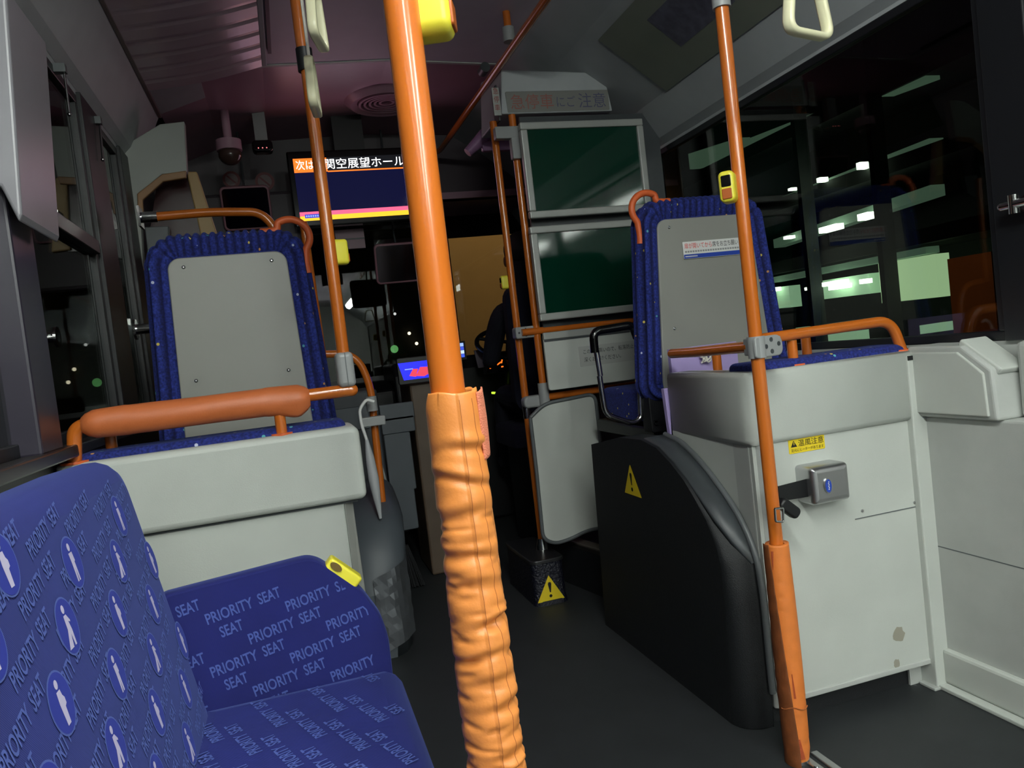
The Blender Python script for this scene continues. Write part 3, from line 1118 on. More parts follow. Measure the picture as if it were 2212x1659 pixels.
# rails above
zr = 1.005
r1 = [P(1458, 748, X=1.12), P(1610, 738, X=1.105)]
pA = V((1.118, 2.10, 0.998))
pB = V((1.098, 1.66, 1.006))
b = MB().tube([pA, V((1.112, 1.95, 0.999)), V((1.104, 1.75, 1.004)), pB], 0.0145, 22).sphere(pA, 0.0144)
b.build('rail', M_ORANGE, rp)
ry = 1.745
e0 = P(1690, 727, Y=ry)
e1 = P(1905, 694, Y=ry)
e2 = P(1938, 722, Y=ry)
pts = bend([V((1.118, 1.685, 1.006)), V((1.165, ry, e0.z)), V((e1.x + 0.03, ry, e1.z)), V((e2.x + 0.012, ry, 0.935))], 0.055, 9)
MB().tube(pts, 0.0145, 22).build('rail', M_ORANGE, rp)
for px, py, y in ((1548, 775, 2.0), (1712, 760, ry + 0.01), (1742, 750, ry + 0.09)):
    q = P(px, py, Y=y)
    if y < 1.8 and px > 1730:
        b = MB().tube(bend([(q.x - 0.07, y - 0.05, zr + .005), (q.x, y, zr + .005), (q.x, y, 0.93)], 0.04), 0.0135, 20)
    else:
        b = MB().tube([(q.x, y, 0.93), (q.x, y, zr)], 0.0135, 20)
    b.build('post', M_ORANGE, rp)
for x, y in ((P(1712, 760, Y=ry + .01).x, ry + .01), (e2.x + 0.012, ry)):
    MB().disc((x, y, 0.937), ZA, 0.030, 0.005).build('post_flange', M_ORANGE_D, rp)
# grey clamp between pole and rail
t = thing('pole_clamp', (1.09, 1.6, 1.01), 'grey four-screw clamp joining the right-hand pole to the rails', 'clamp')
c = V((1.085, 1.558, 1.006))
dx = (V((1.165, 1.70, 1.006)) - V((1.050, 1.556, 1.006))).normalized()
b = MB()
ddx = V((1, 0.32, 0)).normalized()
c = V((1.044, BY - 0.018, 1.005))
b.slab(c + ddx * 0.048, ddx, ZA, 0.100, 0.050, 0.006, (0.008, 0.018, 0.022, 0.008), 0.003)
b.tube([(BX, BY, 0.98), (BX, BY, 1.031)], 0.0205, 28)
b.box((1.085, 1.585, 0.984), (1.135, 1.67, 1.026))
b.build('bracket', M_CLAMP, t, bevel=0.003)
nn = ddx.cross(ZA)
for u, z in ((0.035, 0), (0.055, 0.015), (0.055, -0.013), (0.082, 0.003)):
    MB().disc(c + ddx * u + ZA * z + nn * 0.006, nn, 0.0055, 0.0015, n=14).build('screw', M_TRIM2, t)

# yellow heater sticker
c = P(1704, 971, Y=1.7145)
c2 = P(1782, 964, Y=1.7145)
c.y = 1.7145
c.z -= 0.013
ww = c2.x - c.x
hh = 0.040
b = MB().slab(c + V((ww / 2, 0.0005, hh / 2)), XA, ZA, ww, hh, 0.0014, 0.003, 0.0004)
b.flat(c + V((0.006, -0.001, 0.017)), XA, ZA, [(0, 0), (0.019, 0), (0.0095, 0.017)], 0.0004, 1)
b.flat(c + V((0.006, -0.001, 0.017)), XA, ZA, [(0.0085, 0.005), (0.0105, 0.005), (0.0105, 0.013), (0.0085, 0.013)], 0.0008, 0)
b.text('温風注意', c + V((0.029, -0.001, 0.0165)), XA, ZA, ww - 0.033, 0.0175, 0.0006, 1)
b.text('足元にヒーターがあります', c + V((0.006, -0.001, 0.004)), XA, ZA, ww - 0.011, 0.0085, 0.0006, 1)
b.build('sticker', [M_YELSTK, M_INK], label='yellow warning sticker above the seat belt box', cat='sticker')

# seat belt retractor
c = P(1780, 1042, Y=1.68)
t = thing('belt_retractor', (c.x, 1.715, c.z), 'chrome seat belt retractor box on the grey shell', 'belt retractor')
b = MB().slab((c.x, 1.715, c.z), XA, ZA, 0.115, 0.098, 0.066, 0.010, 0.016)
b.build('housing', M_STEEL, t)
b = MB().disc((c.x - 0.012, 1.649, c.z - 0.002), (0, -1, 0), 0.5, 0.003, n=30)
b.v = [V(((p.x - c.x + 0.012) * 0.023 + c.x - 0.014, p.y, (p.z - c.z + 0.002) * 0.040 + c.z - 0.002)) for p in b.v]
em = b.build('emblem_rim', M_CHROME, t)
b = MB().disc((c.x - 0.012, 1.6462, c.z - 0.002), (0, -1, 0), 0.5, 0.0012, n=30)
b.v = [V(((p.x - c.x + 0.012) * 0.018 + c.x - 0.014, p.y, (p.z - c.z + 0.002) * 0.034 + c.z - 0.002)) for p in b.v]
for k in range(6):
    q = V((c.x - 0.0155 + 0.001 * (k % 2), 1.6449, c.z - 0.012 + 0.0038 * k))
    b.flat(q, XA, ZA, [(0, 0), (0.0035, 0), (0.003, 0.002), (0.0004, 0.0026)], 0.0003, 1)
b.build('emblem', [M_BLUEINK, M_WHITE], t, label='blue oval emblem')
e_ = V((c.x - 0.057, 1.672, c.z - 0.004))
g = P(1683, 1066, Y=1.625)
bd = (g - e_)
b = MB()
xd = bd.normalized()
b.prism([e_ + ZA * 0.023, e_ - ZA * 0.023, g - ZA * 0.020, g + ZA * 0.018], xd.cross(ZA) * 0.0022)
belt = b.build('belt', M_BLACK, t, label='black webbing')
tg = P(1704, 1098, Y=1.615)
b = MB().slab(tg + V((0, 0.008, 0)), V((0.75, 0, -0.66)), V((0.66, 0, 0.75)), 0.062, 0.030, 0.018, 0.012, 0.006)
b.build('buckle', M_BLACK, t)
tp = P(1684, 1112, Y=1.535)
pts = [tp + V((-0.011, 0, 0.016)), tp + V((0.011, 0, 0.014)), tp + V((0.008, 0, -0.018)), tp + V((-0.012, 0, -0.014)), tp + V((-0.011, 0, 0.016))]
MB().tube(bend(pts, 0.004, 3), 0.0028, 10).build('tongue', M_CHROME, t)

# lilac board with a white cord knot behind the shell
t = thing('lilac_board', (1.2, 2.2, 0.7), 'lilac board with a knotted white cord standing behind the right seat shell', 'board')
a1, a2 = P(1447, 757, Y=2.19), P(1592, 748, Y=2.19)
b = MB().box((a1.x, 2.19, 0.755), (a2.x, 2.21, a1.z + 0.003))
b.prism([P(1434, 840, Y=2.15), P(1446, 838, Y=2.15), P(1452, 946, Y=2.15), P(1449, 947, Y=2.15)], (0.0, 0.02, 0))
b.build('panel', M_LILAC, t, bevel=0.002)
k = P(1523, 770, Y=2.175)
b = MB()
rng = random.Random(8)
for q in range(5):
    pts = [k + V((rng.uniform(-0.022, 0.022), rng.uniform(-0.008, 0.004), rng.uniform(-0.024, 0.024))) for _ in range(5)]
    b.tube(bend(pts, 0.02, 4), 0.0028, 8)
b.build('cord_knot', M_CORD, t)
# ------------------------------------------------------------------ priority bench in the foreground
bench = thing('priority_bench', (-0.1, 0.7, 0), 'blue priority seat bench facing the aisle in the left foreground', 'bench')
# lean of the backrest: from (-0.168, 0.639) up to (-0.228, 0.966)
yd = V((-0.060, 0, 0.327)).normalized()
xd = V((0, 1, 0))
y_a, y_b = 0.10, 1.165
bh = 0.46
org = V((-0.168, 0, 0.639)) - yd * 0.10       # level of the bottom edge
nb = xd.cross(yd)                                # points to the aisle
cen = org + xd * (y_a + y_b) / 2 + yd * bh / 2
dep = 0.085
b = MB().slab(cen - nb * dep, xd, yd, y_b - y_a, bh, dep, (0.02, 0.02, 0.06, 0.06), 0.035, n=10)


def scatter(b, c, x, y, w, h, ang, spell, dl, a1, a2, o0, rng_):
    """rows of PRIORITY SEAT on the cloth: a1, a2 lattice steps in the plane axes; clipped to the w x h field"""
    x, y = V(x).normalized(), V(y).normalized()
    ex = x * math.cos(ang) + y * math.sin(ang)
    ey = -x * math.sin(ang) + y * math.cos(ang)
    for i in range(-rng_, rng_ + 1):
        for j in range(-rng_, rng_ + 1):
            u = o0[0] + a1[0] * i + a2[0] * j
            v = o0[1] + a1[1] * i + a2[1] * j
            for wd_, s0, s1 in (('PRIORITY', 0, 0.625), ('SEAT', 0.70, 1.0)):
                ok = True
                for s_ in (s0, s1):
                    for tt in (0, dl[1]):
                        uu = u + math.cos(ang) * dl[0] * s_ - math.sin(ang) * tt
                        vv = v + math.sin(ang) * dl[0] * s_ + math.cos(ang) * tt
                        if not (0.012 < uu < w - 0.012 and 0.010 < vv < h - 0.010):
                            ok = False
                if ok:
                    b.text(wd_, c + x * u + y * v + ex * dl[0] * s0, ex, ey, dl[0] * (s1 - s0), dl[1], 0.0009, 1)


def badge(b, o_, x, y, R_, k):
    """round badge with a pale figure: ring, disc, head, body"""
    circ = lambda r, n: [(r * math.cos(q / n * 2 * PI), r * math.sin(q / n * 2 * PI)) for q in range(n)]
    b.flat(o_, x, y, circ(R_ * 1.07, 30), 0.0010, 1)
    b.flat(o_, x, y, circ(R_, 30), 0.0012, 2)
    sc = R_ / 10
    b.flat(o_ + y * 6.2 * sc, x, y, circ(1.6 * sc, 12), 0.0014, 3)
    if k == 0:
        body = [(-2.3, 4.0), (2.0, 4.0), (2.6, 0.2), (1.6, 0.0), (1.8, -7.6), (0.3, -7.6), (0.0, -2.0), (-0.6, -7.6), (-2.0, -7.6), (-1.9, 0)]
    elif k == 1:
        body = [(-1.6, 4.0), (1.2, 4.0), (3.6, 1.2), (3.2, 0.6), (1.6, 1.4), (2.4, -2.0), (2.2, -7.6), (0.6, -7.6), (0.0, -3.0), (-1.4, -7.6), (-6.0, -7.4), (-1.8, -1.0)]
    else:
        body = [(-1.8, 4.0), (1.6, 4.0), (2.2, 1.8), (3.4, 0.6), (3.4, -1.4), (1.9, -2.0), (1.7, -7.6), (-1.4, -7.6), (-2.2, 0)]
    b.flat(o_, x, y, [(p * sc, q * sc) for p, q in body[::-1]], 0.0014, 3)


cb = org + xd * y_a
scatter(b, cb, xd, yd, y_b - y_a, bh, 0.19, None, (0.106, 0.0165), (0.0535, -0.0405), (-0.003, -0.077), (0.571, 0.37), 26)
u1, v1 = 0.82 - y_a, (0.916 - org.z) / yd.z
for i in range(-14, 15):
    for j in range(-14, 15):
        uu, vv = u1 - 0.070 * i + 0.080 * j, v1 - 0.042 * i - 0.078 * j
        if 0.03 < uu < y_b - y_a - 0.03 and 0.03 < vv < bh - 0.04:
            badge(b, cb + xd * uu + yd * vv, xd, yd, 0.0245, (i + 2 * j) % 3)
bk_ = b.build('backrest', [M_PRIO, M_PRIOT, M_PRIOB, M_PRIOW], bench)
# end panel
ey_ = 1.17
pts = [(-0.215, 0.44), (0.095, 0.44), (0.097, 0.655), (0.090, 0.690), (0.066, 0.735), (0.010, 0.790), (-0.006, 0.797), (-0.022, 0.7965), (-0.215, 0.781)]
pb = []
for i, p in enumerate(pts):
    pb.append(V((p[0], 0, p[1])))
pol = bend(pb[1:] + [pb[0]], 0.012, 4)
b = MB()
cxm = sum(p.x for p in pol) / len(pol)
czm = sum(p.z for p in pol) / len(pol)


def shrink(e, y):
    return [(cxm + (p.x - cxm) * (1 - e / 0.13), y, czm + (p.z - czm) * (1 - e / 0.15)) for p in pol]


rings = [shrink(0.006, ey_), shrink(0.002, ey_ + 0.003), shrink(0, ey_ + 0.008), shrink(0, ey_ + 0.030), shrink(0.006, ey_ + 0.038)]
b.loft(rings, 0, True, False)
b.add(rings[0], [list(range(len(pol)))])
b.add(rings[-1], [list(range(len(pol)))])
e0 = V((-0.215, ey_, 0.44))
W_, H_ = 0.31, 0.36
ang = math.atan2(0.020, 0.102)
before = len(b.f)
scatter(b, e0, XA, ZA, W_, H_, ang, None, (0.106, 0.0165), (0.0535, -0.0405), (-0.003, -0.077), (0.062, 0.289), 14)
# keep only letters that sit inside the slanted outline
inpoly = lambda x, z: sum(((pts[i][1] > z) != (pts[(i + 1) % len(pts)][1] > z)) and (x < (pts[(i + 1) % len(pts)][0] - pts[i][0]) * (z - pts[i][1]) / (pts[(i + 1) % len(pts)][1] - pts[i][1]) + pts[i][0]) for i in range(len(pts))) % 2 == 1
keep = []
for k in range(len(b.f)):
    if k < before:
        keep.append(True)
    else:
        keep.append(all(inpoly(b.v[q].x + sx, b.v[q].z + sz) for q in b.f[k] for sx, sz in ((0.008, 0.004), (-0.004, 0.008))))
b.f, b.m, b.s = [[x for x, k in zip(l, keep) if k] for l in (b.f, b.m, b.s)]
b.build('end_panel', [M_PRIO, M_PRIOT], bench, label='blue end panel with woven lettering')
b = MB()
cpts = [V((q[0], ey_ + 0.004, q[1])) for q in [(0.097, 0.60), (0.097, 0.655), (0.090, 0.690), (0.066, 0.735), (0.010, 0.790), (-0.006, 0.797), (-0.022, 0.7965), (-0.215, 0.781)]]
b.tube(bend([p - V((0.004, 0, 0.005)) for p in cpts], 0.01, 4), 0.003, 10)
b.build('piping', M_PRIO, bench)
# cushion
ca, cb_ = 0.10, 1.168
b = MB()
b.slab((-0.04, (ca + cb_) / 2, 0.47), YA * -1, XA, cb_ - ca, 0.296, 0.148, (0.02, 0.02, 0.03, 0.03), 0.035, n=8)
org2 = V((-0.19, cb_, 0.618))
# letters read from the aisle side
ex = V((-0.55, 0.84, 0)).normalized()
scatter(b, V((0.108, ca, 0.618)), YA, -XA, cb_ - ca, 0.296, 0.36, None, (0.106, 0.0165), (-0.059, -0.048), (-0.061, 0.030), (0.52, 0.14), 16)
b.build('cushion', [M_PRIO, M_PRIOT], bench)
MB().box((-0.5, 0.1, 0.02), (0.06, 1.16, 0.47)).build('base', M_CHAR, bench, bevel=0.01)
# yellow button on the slanted edge of the end panel
c = V((0.036, ey_ + 0.016, 0.762))
xd_ = V((0.056, 0, -0.055)).normalized()
t = thing('stop_button', c, 'yellow stop button lying on the slanted edge of the blue end panel', 'stop button', 'yellow stop buttons')
b = MB().slab(c - V((0.0, 0, 0.004)), xd_, YA * 1, 0.058, 0.030, 0.019, 0.006, 0.004)
b.build('housing', M_YELLOW, t)
q0 = V((c.x, ey_ + 0.0005, c.z)) - xd_ * 0.013 + xd_.cross(YA) * 0.009
zq = xd_.cross(YA)
b = MB().disc(q0, (0, -1, 0), 0.5, 0.002)
b.v = [q0 + xd_ * ((p - q0).dot(xd_) * 0.020) + zq * ((p - q0).dot(zq) * 0.010) + YA * (p - q0).dot(YA) for p in b.v]
b.build('push_key', mat('brown_key', (108, 88, 40), 0.4), t)
ROOT[t.name] = V(c)

# ------------------------------------------------------------------ wheel housings
def arch(name, x0, x1, prof, label, m, cr=0.05, flip=1):
    t = thing(name, ((x0 + x1) / 2, prof[0][0], 0), label, 'wheel housing')
    n = len(prof)
    rings = []
    for x, ins in [(x0 + cr * flip * (1 - math.cos(a)), cr * (1 - math.sin(a))) for a in [k / 7 * PI / 2 for k in range(8)]] + [(x1, 0.0)]:
        ring = []
        for i, (y, z) in enumerate(prof):
            yy = y + ins * (1 if i < n * 0.62 else 0) * max(0, 1 - z / 0.62) ** 0.5
            ring.append((x, yy, z))
        rings.append(ring)
    b = MB().loft(rings, 0, True, True)
    b.build('housing', m, t, bevel=0.004)
    return t


pr_ = [(1.74, 0.0), (1.732, 0.12), (1.730, 0.34), (1.738, 0.44), (1.765, 0.50), (1.805, 0.552), (1.865, 0.602), (1.93, 0.648), (2.00, 0.690), (2.08, 0.726), (2.18, 0.742), (2.35, 0.735), (2.60, 0.69), (2.66, 0.0)]
wr_ = arch('wheel_housing', 1.02, 1.105, pr_, 'black arched wheel housing on the right with a warning triangle', M_CHAR, 0.07)
# lit top of the arch painted as a paler slate band, plus its bead
b = MB()
ap = pr_[3:11]
rings = []
for i, (y, z) in enumerate(ap):
    k = i / (len(ap) - 1)
    xl = 1.085 - 0.057 * min(1, 3.2 * k) ** 0.6
    rings.append([(xl, y + 0.004, z - 0.004), (xl + 0.004, y - 0.004, z + 0.004), (1.104, y - 0.006, z + 0.006), (1.104, y + 0.006, z - 0.006)])
b.loft(rings, 0, True, True)
b.build('arch_lit_band', M_TRIM2, wr_)
b = MB()
pts = [(1.100, 1.722, 0.10)] + [(1.100, y - 0.009 - 0.003 * min(1, z), z + 0.006) for y, z in pr_[1:11]]
b.tube(bend(pts, 0.03, 3), 0.0085, 12)
b.build('edge_bead', M_TRIM, wr_)


def warn_sign(name, c, x, y, w, h, label, shear=0.0):
    b = MB()
    b.flat(c, x, y, [(-w / 2, 0), (w / 2, 0), (0, h)], 0.0012, 0)
    b.add([V(c) + V(x) * p + V(y) * q for p, q in ((-w / 2, 0), (w / 2, 0), (0, h))], [(0, 2, 1)], 0)
    bar = [(-0.020 * w, 0.33 * h), (0.020 * w, 0.33 * h), (0.065 * w, 0.66 * h), (0.04 * w, 0.73 * h), (-0.04 * w, 0.73 * h), (-0.065 * w, 0.66 * h)]
    b.flat(c, x, y, bar, 0.0018, 1)
    b.flat(c + V(y) * 0.19 * h, x, y, [(0.055 * w * math.cos(k / 16 * 2 * PI), 0.055 * w * math.sin(k / 16 * 2 * PI)) for k in range(16)], 0.0018, 1)
    b.build(name, [M_YELSTK, M_INK], label=label, cat='warning sign')


warn_sign('warning_sign', V((1.0195, 2.279, 0.552)), V((0, -1, 0)), ZA, 0.125, 0.10, 'yellow warning triangle on the side of the black wheel housing')

# left front wheel housing, slate, with silver tape at its corner
t = thing('wheel_housing', (0.2, 2.6, 0), 'slate wheel housing with silver taped corner left of the aisle', 'wheel housing')
q1 = P(850, 1385, Z=0)
prl = [P(783, 1070, Y=2.3), P(860, 1090, Y=2.9), P(880, 1200, Y=2.9), P(879, 1300, Y=2.75), P(852, 1384, Y=2.6), P(832, 1390, Y=2.45), P(792, 1350, Y=2.15)]
b = MB()
rings = []
for y, zt2, xr in ((2.80, 0.24, 0.275), (2.83, 0.36, 0.315), (2.90, 0.47, 0.345), (3.00, 0.535, 0.36), (3.2, 0.55, 0.375), (3.55, 0.55, 0.40)):
    ring = []
    for k in range(9):
        a = k / 8 * PI / 2
        ring.append((xr - 0.07 + 0.07 * math.cos(a), y, zt2 - 0.07 + 0.07 * math.sin(a)))
    ring += [(0.10, y, zt2), (0.10, y, 0), (xr - 0.02, y, 0)]
    rings.append(ring)
b.loft(rings, 0, True, True)
hs_ = b.build('housing', M_DARKG, t)
b = MB()
rng = random.Random(9)
rings = []
for j in range(11):
    z = 0.30 - 0.28 * j / 10
    ring = []
    for q in range(9):
        f = q / 8
        x = 0.20 + 0.135 * f
        ring.append((x + rng.uniform(-0.002, 0.002), 2.792 + 0.055 * max(0, f - 0.55) ** 1.5 * 3 + rng.uniform(-0.003, 0.002) - 0.004, z + 0.05 * f))
    rings.append(ring)
b.loft(rings, 0, False, False, False)
b.build('silver_tape', mat('silver_tape', (112, 115, 120), 0.38, metal=0.7), hs_)

# ------------------------------------------------------------------ right-hand wall console
b = MB()
cp = [(1.72, 0.757), (1.455, 0.757), (1.462, 0.885), (1.545, 0.945), (1.72, 0.948)]
b.prism([(1.625, y, z) for y, z in cp], (0.11, 0, 0))
con = thing('wall_console', (1.68, 1.5, 0.75), 'grey chamfered console box on the wall below the right window', 'console')
b.build('body', M_WALL, con, bevel=0.008, seg=3)
b = MB()
cp2 = [(1.71, 0.768), (1.475, 0.768), (1.480, 0.876), (1.552, 0.930), (1.71, 0.933)]
b.prism([(1.626, y, z) for y, z in cp2], (-0.008, 0, 0))
b.build('cover', M_GREY, con, bevel=0.005, seg=3)
b = MB().prism([(1.64, 1.57, 0.946), (1.64, 1.46, 0.868), (1.725, 1.46, 0.868), (1.725, 1.57, 0.946)], (0, -0.012, 0.016))
b.build('lid', M_GREY, con, bevel=0.006, seg=3)
b = MB().box((1.60, 1.695, 0.0), (1.655, 1.76, 0.925))
po = thing('partition_post', (1.63, 1.7, 0), 'square grey post between the right seat shell and the wall console', 'post')
b.build('post', M_GREY, po, bevel=0.004)
MB().box((1.585, 1.69, 0.0), (1.66, 1.745, 0.008)).build('foot_plate', M_WALL, po, bevel=0.002)
MB().box((1.602, 1.6935, 0.913), (1.648, 1.6965, 0.925)).build('dark_strip', M_BLACK, po)
MB().box((1.56, 1.75, 0.0), (1.60, 1.757, 0.16)).build('web', M_WALL, po)
MB().box((1.645, -6.0, 0.10), (XR, 1.72, 0.757)).build('trim_14', M_WALL, kind='structure', bevel=0.006)
MB().box((1.6445, -6.0, 0.393), (1.6462, 1.70, 0.396)).build('trim_15', M_TRIM, kind='structure')
MB().box((1.628, -6.0, 0.012), (1.73, 1.70, 0.108)).build('baseboard_right', M_GREY, kind='structure', bevel=0.008)
MB().box((1.605, -6.0, 0.0), (1.73, 1.70, 0.012)).build('trim_16', M_GREY, kind='structure', bevel=0.003)
MB().box((1.74 - 0.05, -6.0, 0.757), (XR, 1.45, 0.945)).build('trim_17', M_WALL, kind='structure', bevel=0.012)
# chrome window rail bracket at the right edge
c = P(2165, 447, X=1.675)
t = thing('window_rail', c, 'chrome rail end and bracket on the pillar at the right edge', 'rail')
MB().tube([c + V((0, -0.5, 0)), c], 0.011, 18).sphere(c, 0.011).build('rail', M_CHROME, t)
b = MB().tube([c + V((0, -0.03, 0)), c + V((0.046, -0.03, 0))], 0.009, 14)
b.disc((1.717, c.y - 0.03, c.z), (-1, 0, 0), 0.02, 0.005)
b.tube([c + V((0, -0.03, -0.022)), c + V((0, -0.03, 0.022))], 0.012, 14)
b.build('bracket', M_CHROME, t)

# ------------------------------------------------------------------ hanging straps
def strap(px, py, Y, rz, tilt, label, top, long=0.0, s=1.0):
    c = P(px, py, Y=Y)
    t = thing('hanging_strap', (0, 0, 0), label, 'hanging strap', 'ivory hanging straps')
    b = MB()
    ringp = bend([(0, 0, 0), (0.054, 0, 0), (0.030, 0, 0.108), (-0.030, 0, 0.108), (-0.054, 0, 0), (0, 0, 0)], 0.022, 6)
    rings = []
    n = len(ringp) - 1
    for i in range(n):
        p, q = ringp[i], ringp[i - 1 if i else n - 1]
        nx = ringp[(i + 1) % n]
        d = (nx - q).normalized()
        nn = V((d.z, 0, -d.x))
        rings.append([p + nn * a + V((0, bb, 0)) for a, bb in ((0.0055, 0.006), (0.0055, -0.006), (0.003, -0.0095), (-0.003, -0.0095), (-0.0055, -0.006), (-0.0055, 0.006), (-0.003, 0.0095), (0.003, 0.0095))])
    rings.append(rings[0])
    b.loft(rings, 0, True, False)
    b.build('grip_ring', M_IVORY, t)
    b = MB()
    for sx in (-1, 1):
        b.tube([(sx * 0.004, 0, 0.105), (sx * 0.012, 0.0, 0.15 + long), (sx * 0.012, 0, top - c.z)], 0.0028, 8)
    b.build('cord', M_CORD, t)
    t.location = c
    t.rotation_euler = (tilt[0], tilt[1], rz)
    t.scale = (s, s, s)
    return t


strap(690, 92, 1.60, 1.30, (0, 0), 'near ivory strap ring cut by the top edge, seen edge-on', 2.24)
strap(682, 238, 1.75, 1.42, (0, 0), 'far ivory strap ring on a looped cord, seen edge-on', 2.24)
strap(1748, 74, 1.25, 0.30, (0.0, 0.0), 'ivory strap ring hanging at the upper right before the window', 2.20, 0.0, 1.18)
for nm, x, y0, y1, z, lab in (('strap_rail', 0.140, 0.80, 1.96, 2.24, 'orange ceiling rail carrying the left straps'), ('strap_rail', 1.061, 0.4, 1.55, 2.21, 'orange ceiling rail carrying the right strap')):
    t = thing(nm, (x, 1.2, z), lab, 'rail')
    MB().tube([(x, y0, z), (x, y1, z)], 0.015, 16).build('rail', M_ORANGE, t)
    for yy in (y0 + 0.1,):
        MB().tube([(x, yy, z), (x, yy, 2.39)], 0.012, 12).build('hanger', M_CLAMP, t)
# ------------------------------------------------------------------ driver partition, boards, thin poles
t = thing('ceiling_rail', (1.0, 3.5, 2.24), 'orange overhead rail running forward to the mauve front ceiling', 'rail')
MB().tube(bend([(1.0, 2.40, 2.238), (1.0, 4.40, 2.255), (0.90, 4.62, 2.262), (0.60, 4.64, 2.262)], 0.05), 0.016, 20).build('rail', M_ORANGE, t)
c = P(1100, 85, X=1.0)
b = MB().tube([(1.0, c.y, c.z - 0.01), (1.0, c.y, 2.33)], 0.024, 20)
hg = b.build('hanger', M_CLAMP, t, bevel=0.004)
MB().tube([(1.0, c.y, 2.33), (1.0, c.y, 2.40)], 0.015, 16).build('hanger_pole', M_ORANGE, t)
c = P(1045, 150, X=1.0)
MB().tube([(1.0, c.y - 0.03, c.z), (1.0, c.y + 0.03, c.z)], 0.022, 20).build('joint', M_TRIM2, t)

FX, FY = 0.965, 3.17
zt_, zb_ = P(1062, 285, Y=FY).z, P(1166, 1182, Y=FY).z
tf = thing('grab_pole', (FX, FY, zb_), 'thin orange pole standing on the black step box beside the green boards', 'pole')
MB().tube([(FX, FY, zb_), (FX, FY, 2.035)], 0.0155, 24).build('pole', M_ORANGE, tf)
z1_ = P(1135, 890, Y=FY).z
MB().tube([(FX, FY, z1_ - 0.028), (FX, FY, z1_ + 0.028)], 0.0175, 24).build('chrome_ring', M_CHROME, tf)
MB().disc((FX, FY, zb_ - 0.012), ZA, 0.030, 0.05, n=24, r2=0.019).build('foot', M_CHROME, tf)

GY = 3.12
tp = thing('driver_partition', (1.3, GY, 0.3), 'driver partition frame of orange tubes around the green boards', 'partition')
xg = 1.035
x2 = P(1413, 300, Y=GY).x
zr1, zr2 = P(1250, 705, Y=GY).z, P(1235, 850, Y=GY).z
MB().tube([(xg, GY, zr2 - 0.02), (xg, GY, 2.10)], 0.0155, 22).build('post', M_ORANGE, tp)
MB().tube([(x2, GY, zr1), (x2, GY, 2.20)], 0.0155, 22).build('post', M_ORANGE, tp)
MB().tube([(FX, GY - 0.01, zr1), (1.70, GY - 0.01, zr1)], 0.0150, 22).build('crossbar', M_ORANGE, tp)
MB().tube([(xg, GY, zr2), (1.70, GY, zr2)], 0.0150, 22).build('crossbar', M_ORANGE, tp)
b = MB().slab((FX + 0.02, FY - 0.005, zr1), XA, ZA, 0.09, 0.05, 0.05, 0.01, 0.006)
cl = b.build('clamp', M_CLAMP, tp)
for u, v in ((-0.03, 0.0), (0.0, 0.014), (0.0, -0.014), (0.026, 0.002)):
    MB().disc((FX + 0.02 + u, FY - 0.055, zr1 + v), (0, -1, 0), 0.0045, 0.0015, n=12).build('screw', M_TRIM2, cl)
MB().tube([(xg, GY, zr2 - 0.035), (xg, GY, zr2 + 0.062)], 0.023, 20).build('tee_joint', M_CLAMP, tp)
z2_ = P(1140, 868, Y=FY).z
b = MB().slab(((FX + xg) / 2 - 0.005, FY - 0.0, z2_), XA, ZA, 0.10, 0.052, 0.045, 0.02, 0.01)
b.build('clamp', M_CLAMP, tp)
for (x0, z0_, w_, h_) in ((FX - 0.02, 1.965, 0.14, 0.05), (xg - 0.025, 1.90, 0.06, 0.09)):
    MB().slab((x0 + w_ / 2, GY + 0.0, z0_), XA, ZA, w_, h_, 0.035, 0.006, 0.004).build('bracket', M_CLAMP, tp)
MB().box((1.06, 3.10, 0.90), (1.70, 3.115, 2.03)).build('backing', M_TRIM2, tp)
# white notice panel between the crossbars
c0, c1 = P(1172, 722, Y=3.05), P(1196, 843, Y=3.05)
b = MB().slab((c0.x + 0.32, 3.06, (c0.z + c1.z) / 2), XA, ZA, 0.64, c0.z - c1.z, 0.014, 0.012, 0.004)
b.build('upper_panel', M_GREY, tp)
MB().box((c0.x + 0.002, 3.044, c0.z - 0.034), (c0.x + 0.63, 3.0465, c0.z - 0.024)).build('panel_groove', M_TRIM2, tp)
b = MB().slab((c0.x + 0.32, 3.055, c0.z - 0.01), XA, ZA, 0.64, 0.03, 0.014, 0.004, 0.003)
b.build('top_strip', M_ALU, tp)
n0 = P(1256, 768, Y=3.045)
b = MB().slab(n0 + V((0.14, 0.0005, -0.005)), XA, ZA, 0.30, 0.085, 0.001, 0.003, 0.0004)
b.text('この席は高いので、転落防止の為', n0 + V((0.01, -0.001, 0.004)), XA, ZA, 0.27, 0.020, 0.0006, 1)
b.text('深くお掛けください。', n0 + V((0.01, -0.001, -0.030)), XA, ZA, 0.17, 0.020, 0.0006, 1)
b.build('notice', [mat('notice_film', (178, 180, 176), 0.4), mat('notice_ink', (52, 52, 54), 0.6)], tp, label='printed notice in black letters')
# lower rounded panel with a slate edging
w0, w1 = P(1148, 872, Y=3.05), P(1180, 1158, Y=3.05)
wx = 1.24
outl = bend([(w0.x - .012, 3.05, 0.775), (w0.x + 0.055, 3.05, w0.z - 0.008), (wx, 3.05, w0.z + 0.006), (wx, 3.05, 0.262), (1.13, 3.05, 0.262), (1.06, 3.05, 0.240), (0.985, 3.05, 0.232), (0.935, 3.05, 0.262), (w0.x - .012, 3.05, 0.56)], 0.04, 5)
b = MB().prism(outl, (0, 0.02, 0))
b.build('lower_panel', M_GREY, tp, bevel=0.003)
b = MB().tube(outl[9:] + outl[:10] if False else outl + [outl[0]], 0.008, 10)
b.build('edging', M_TRIM, tp)


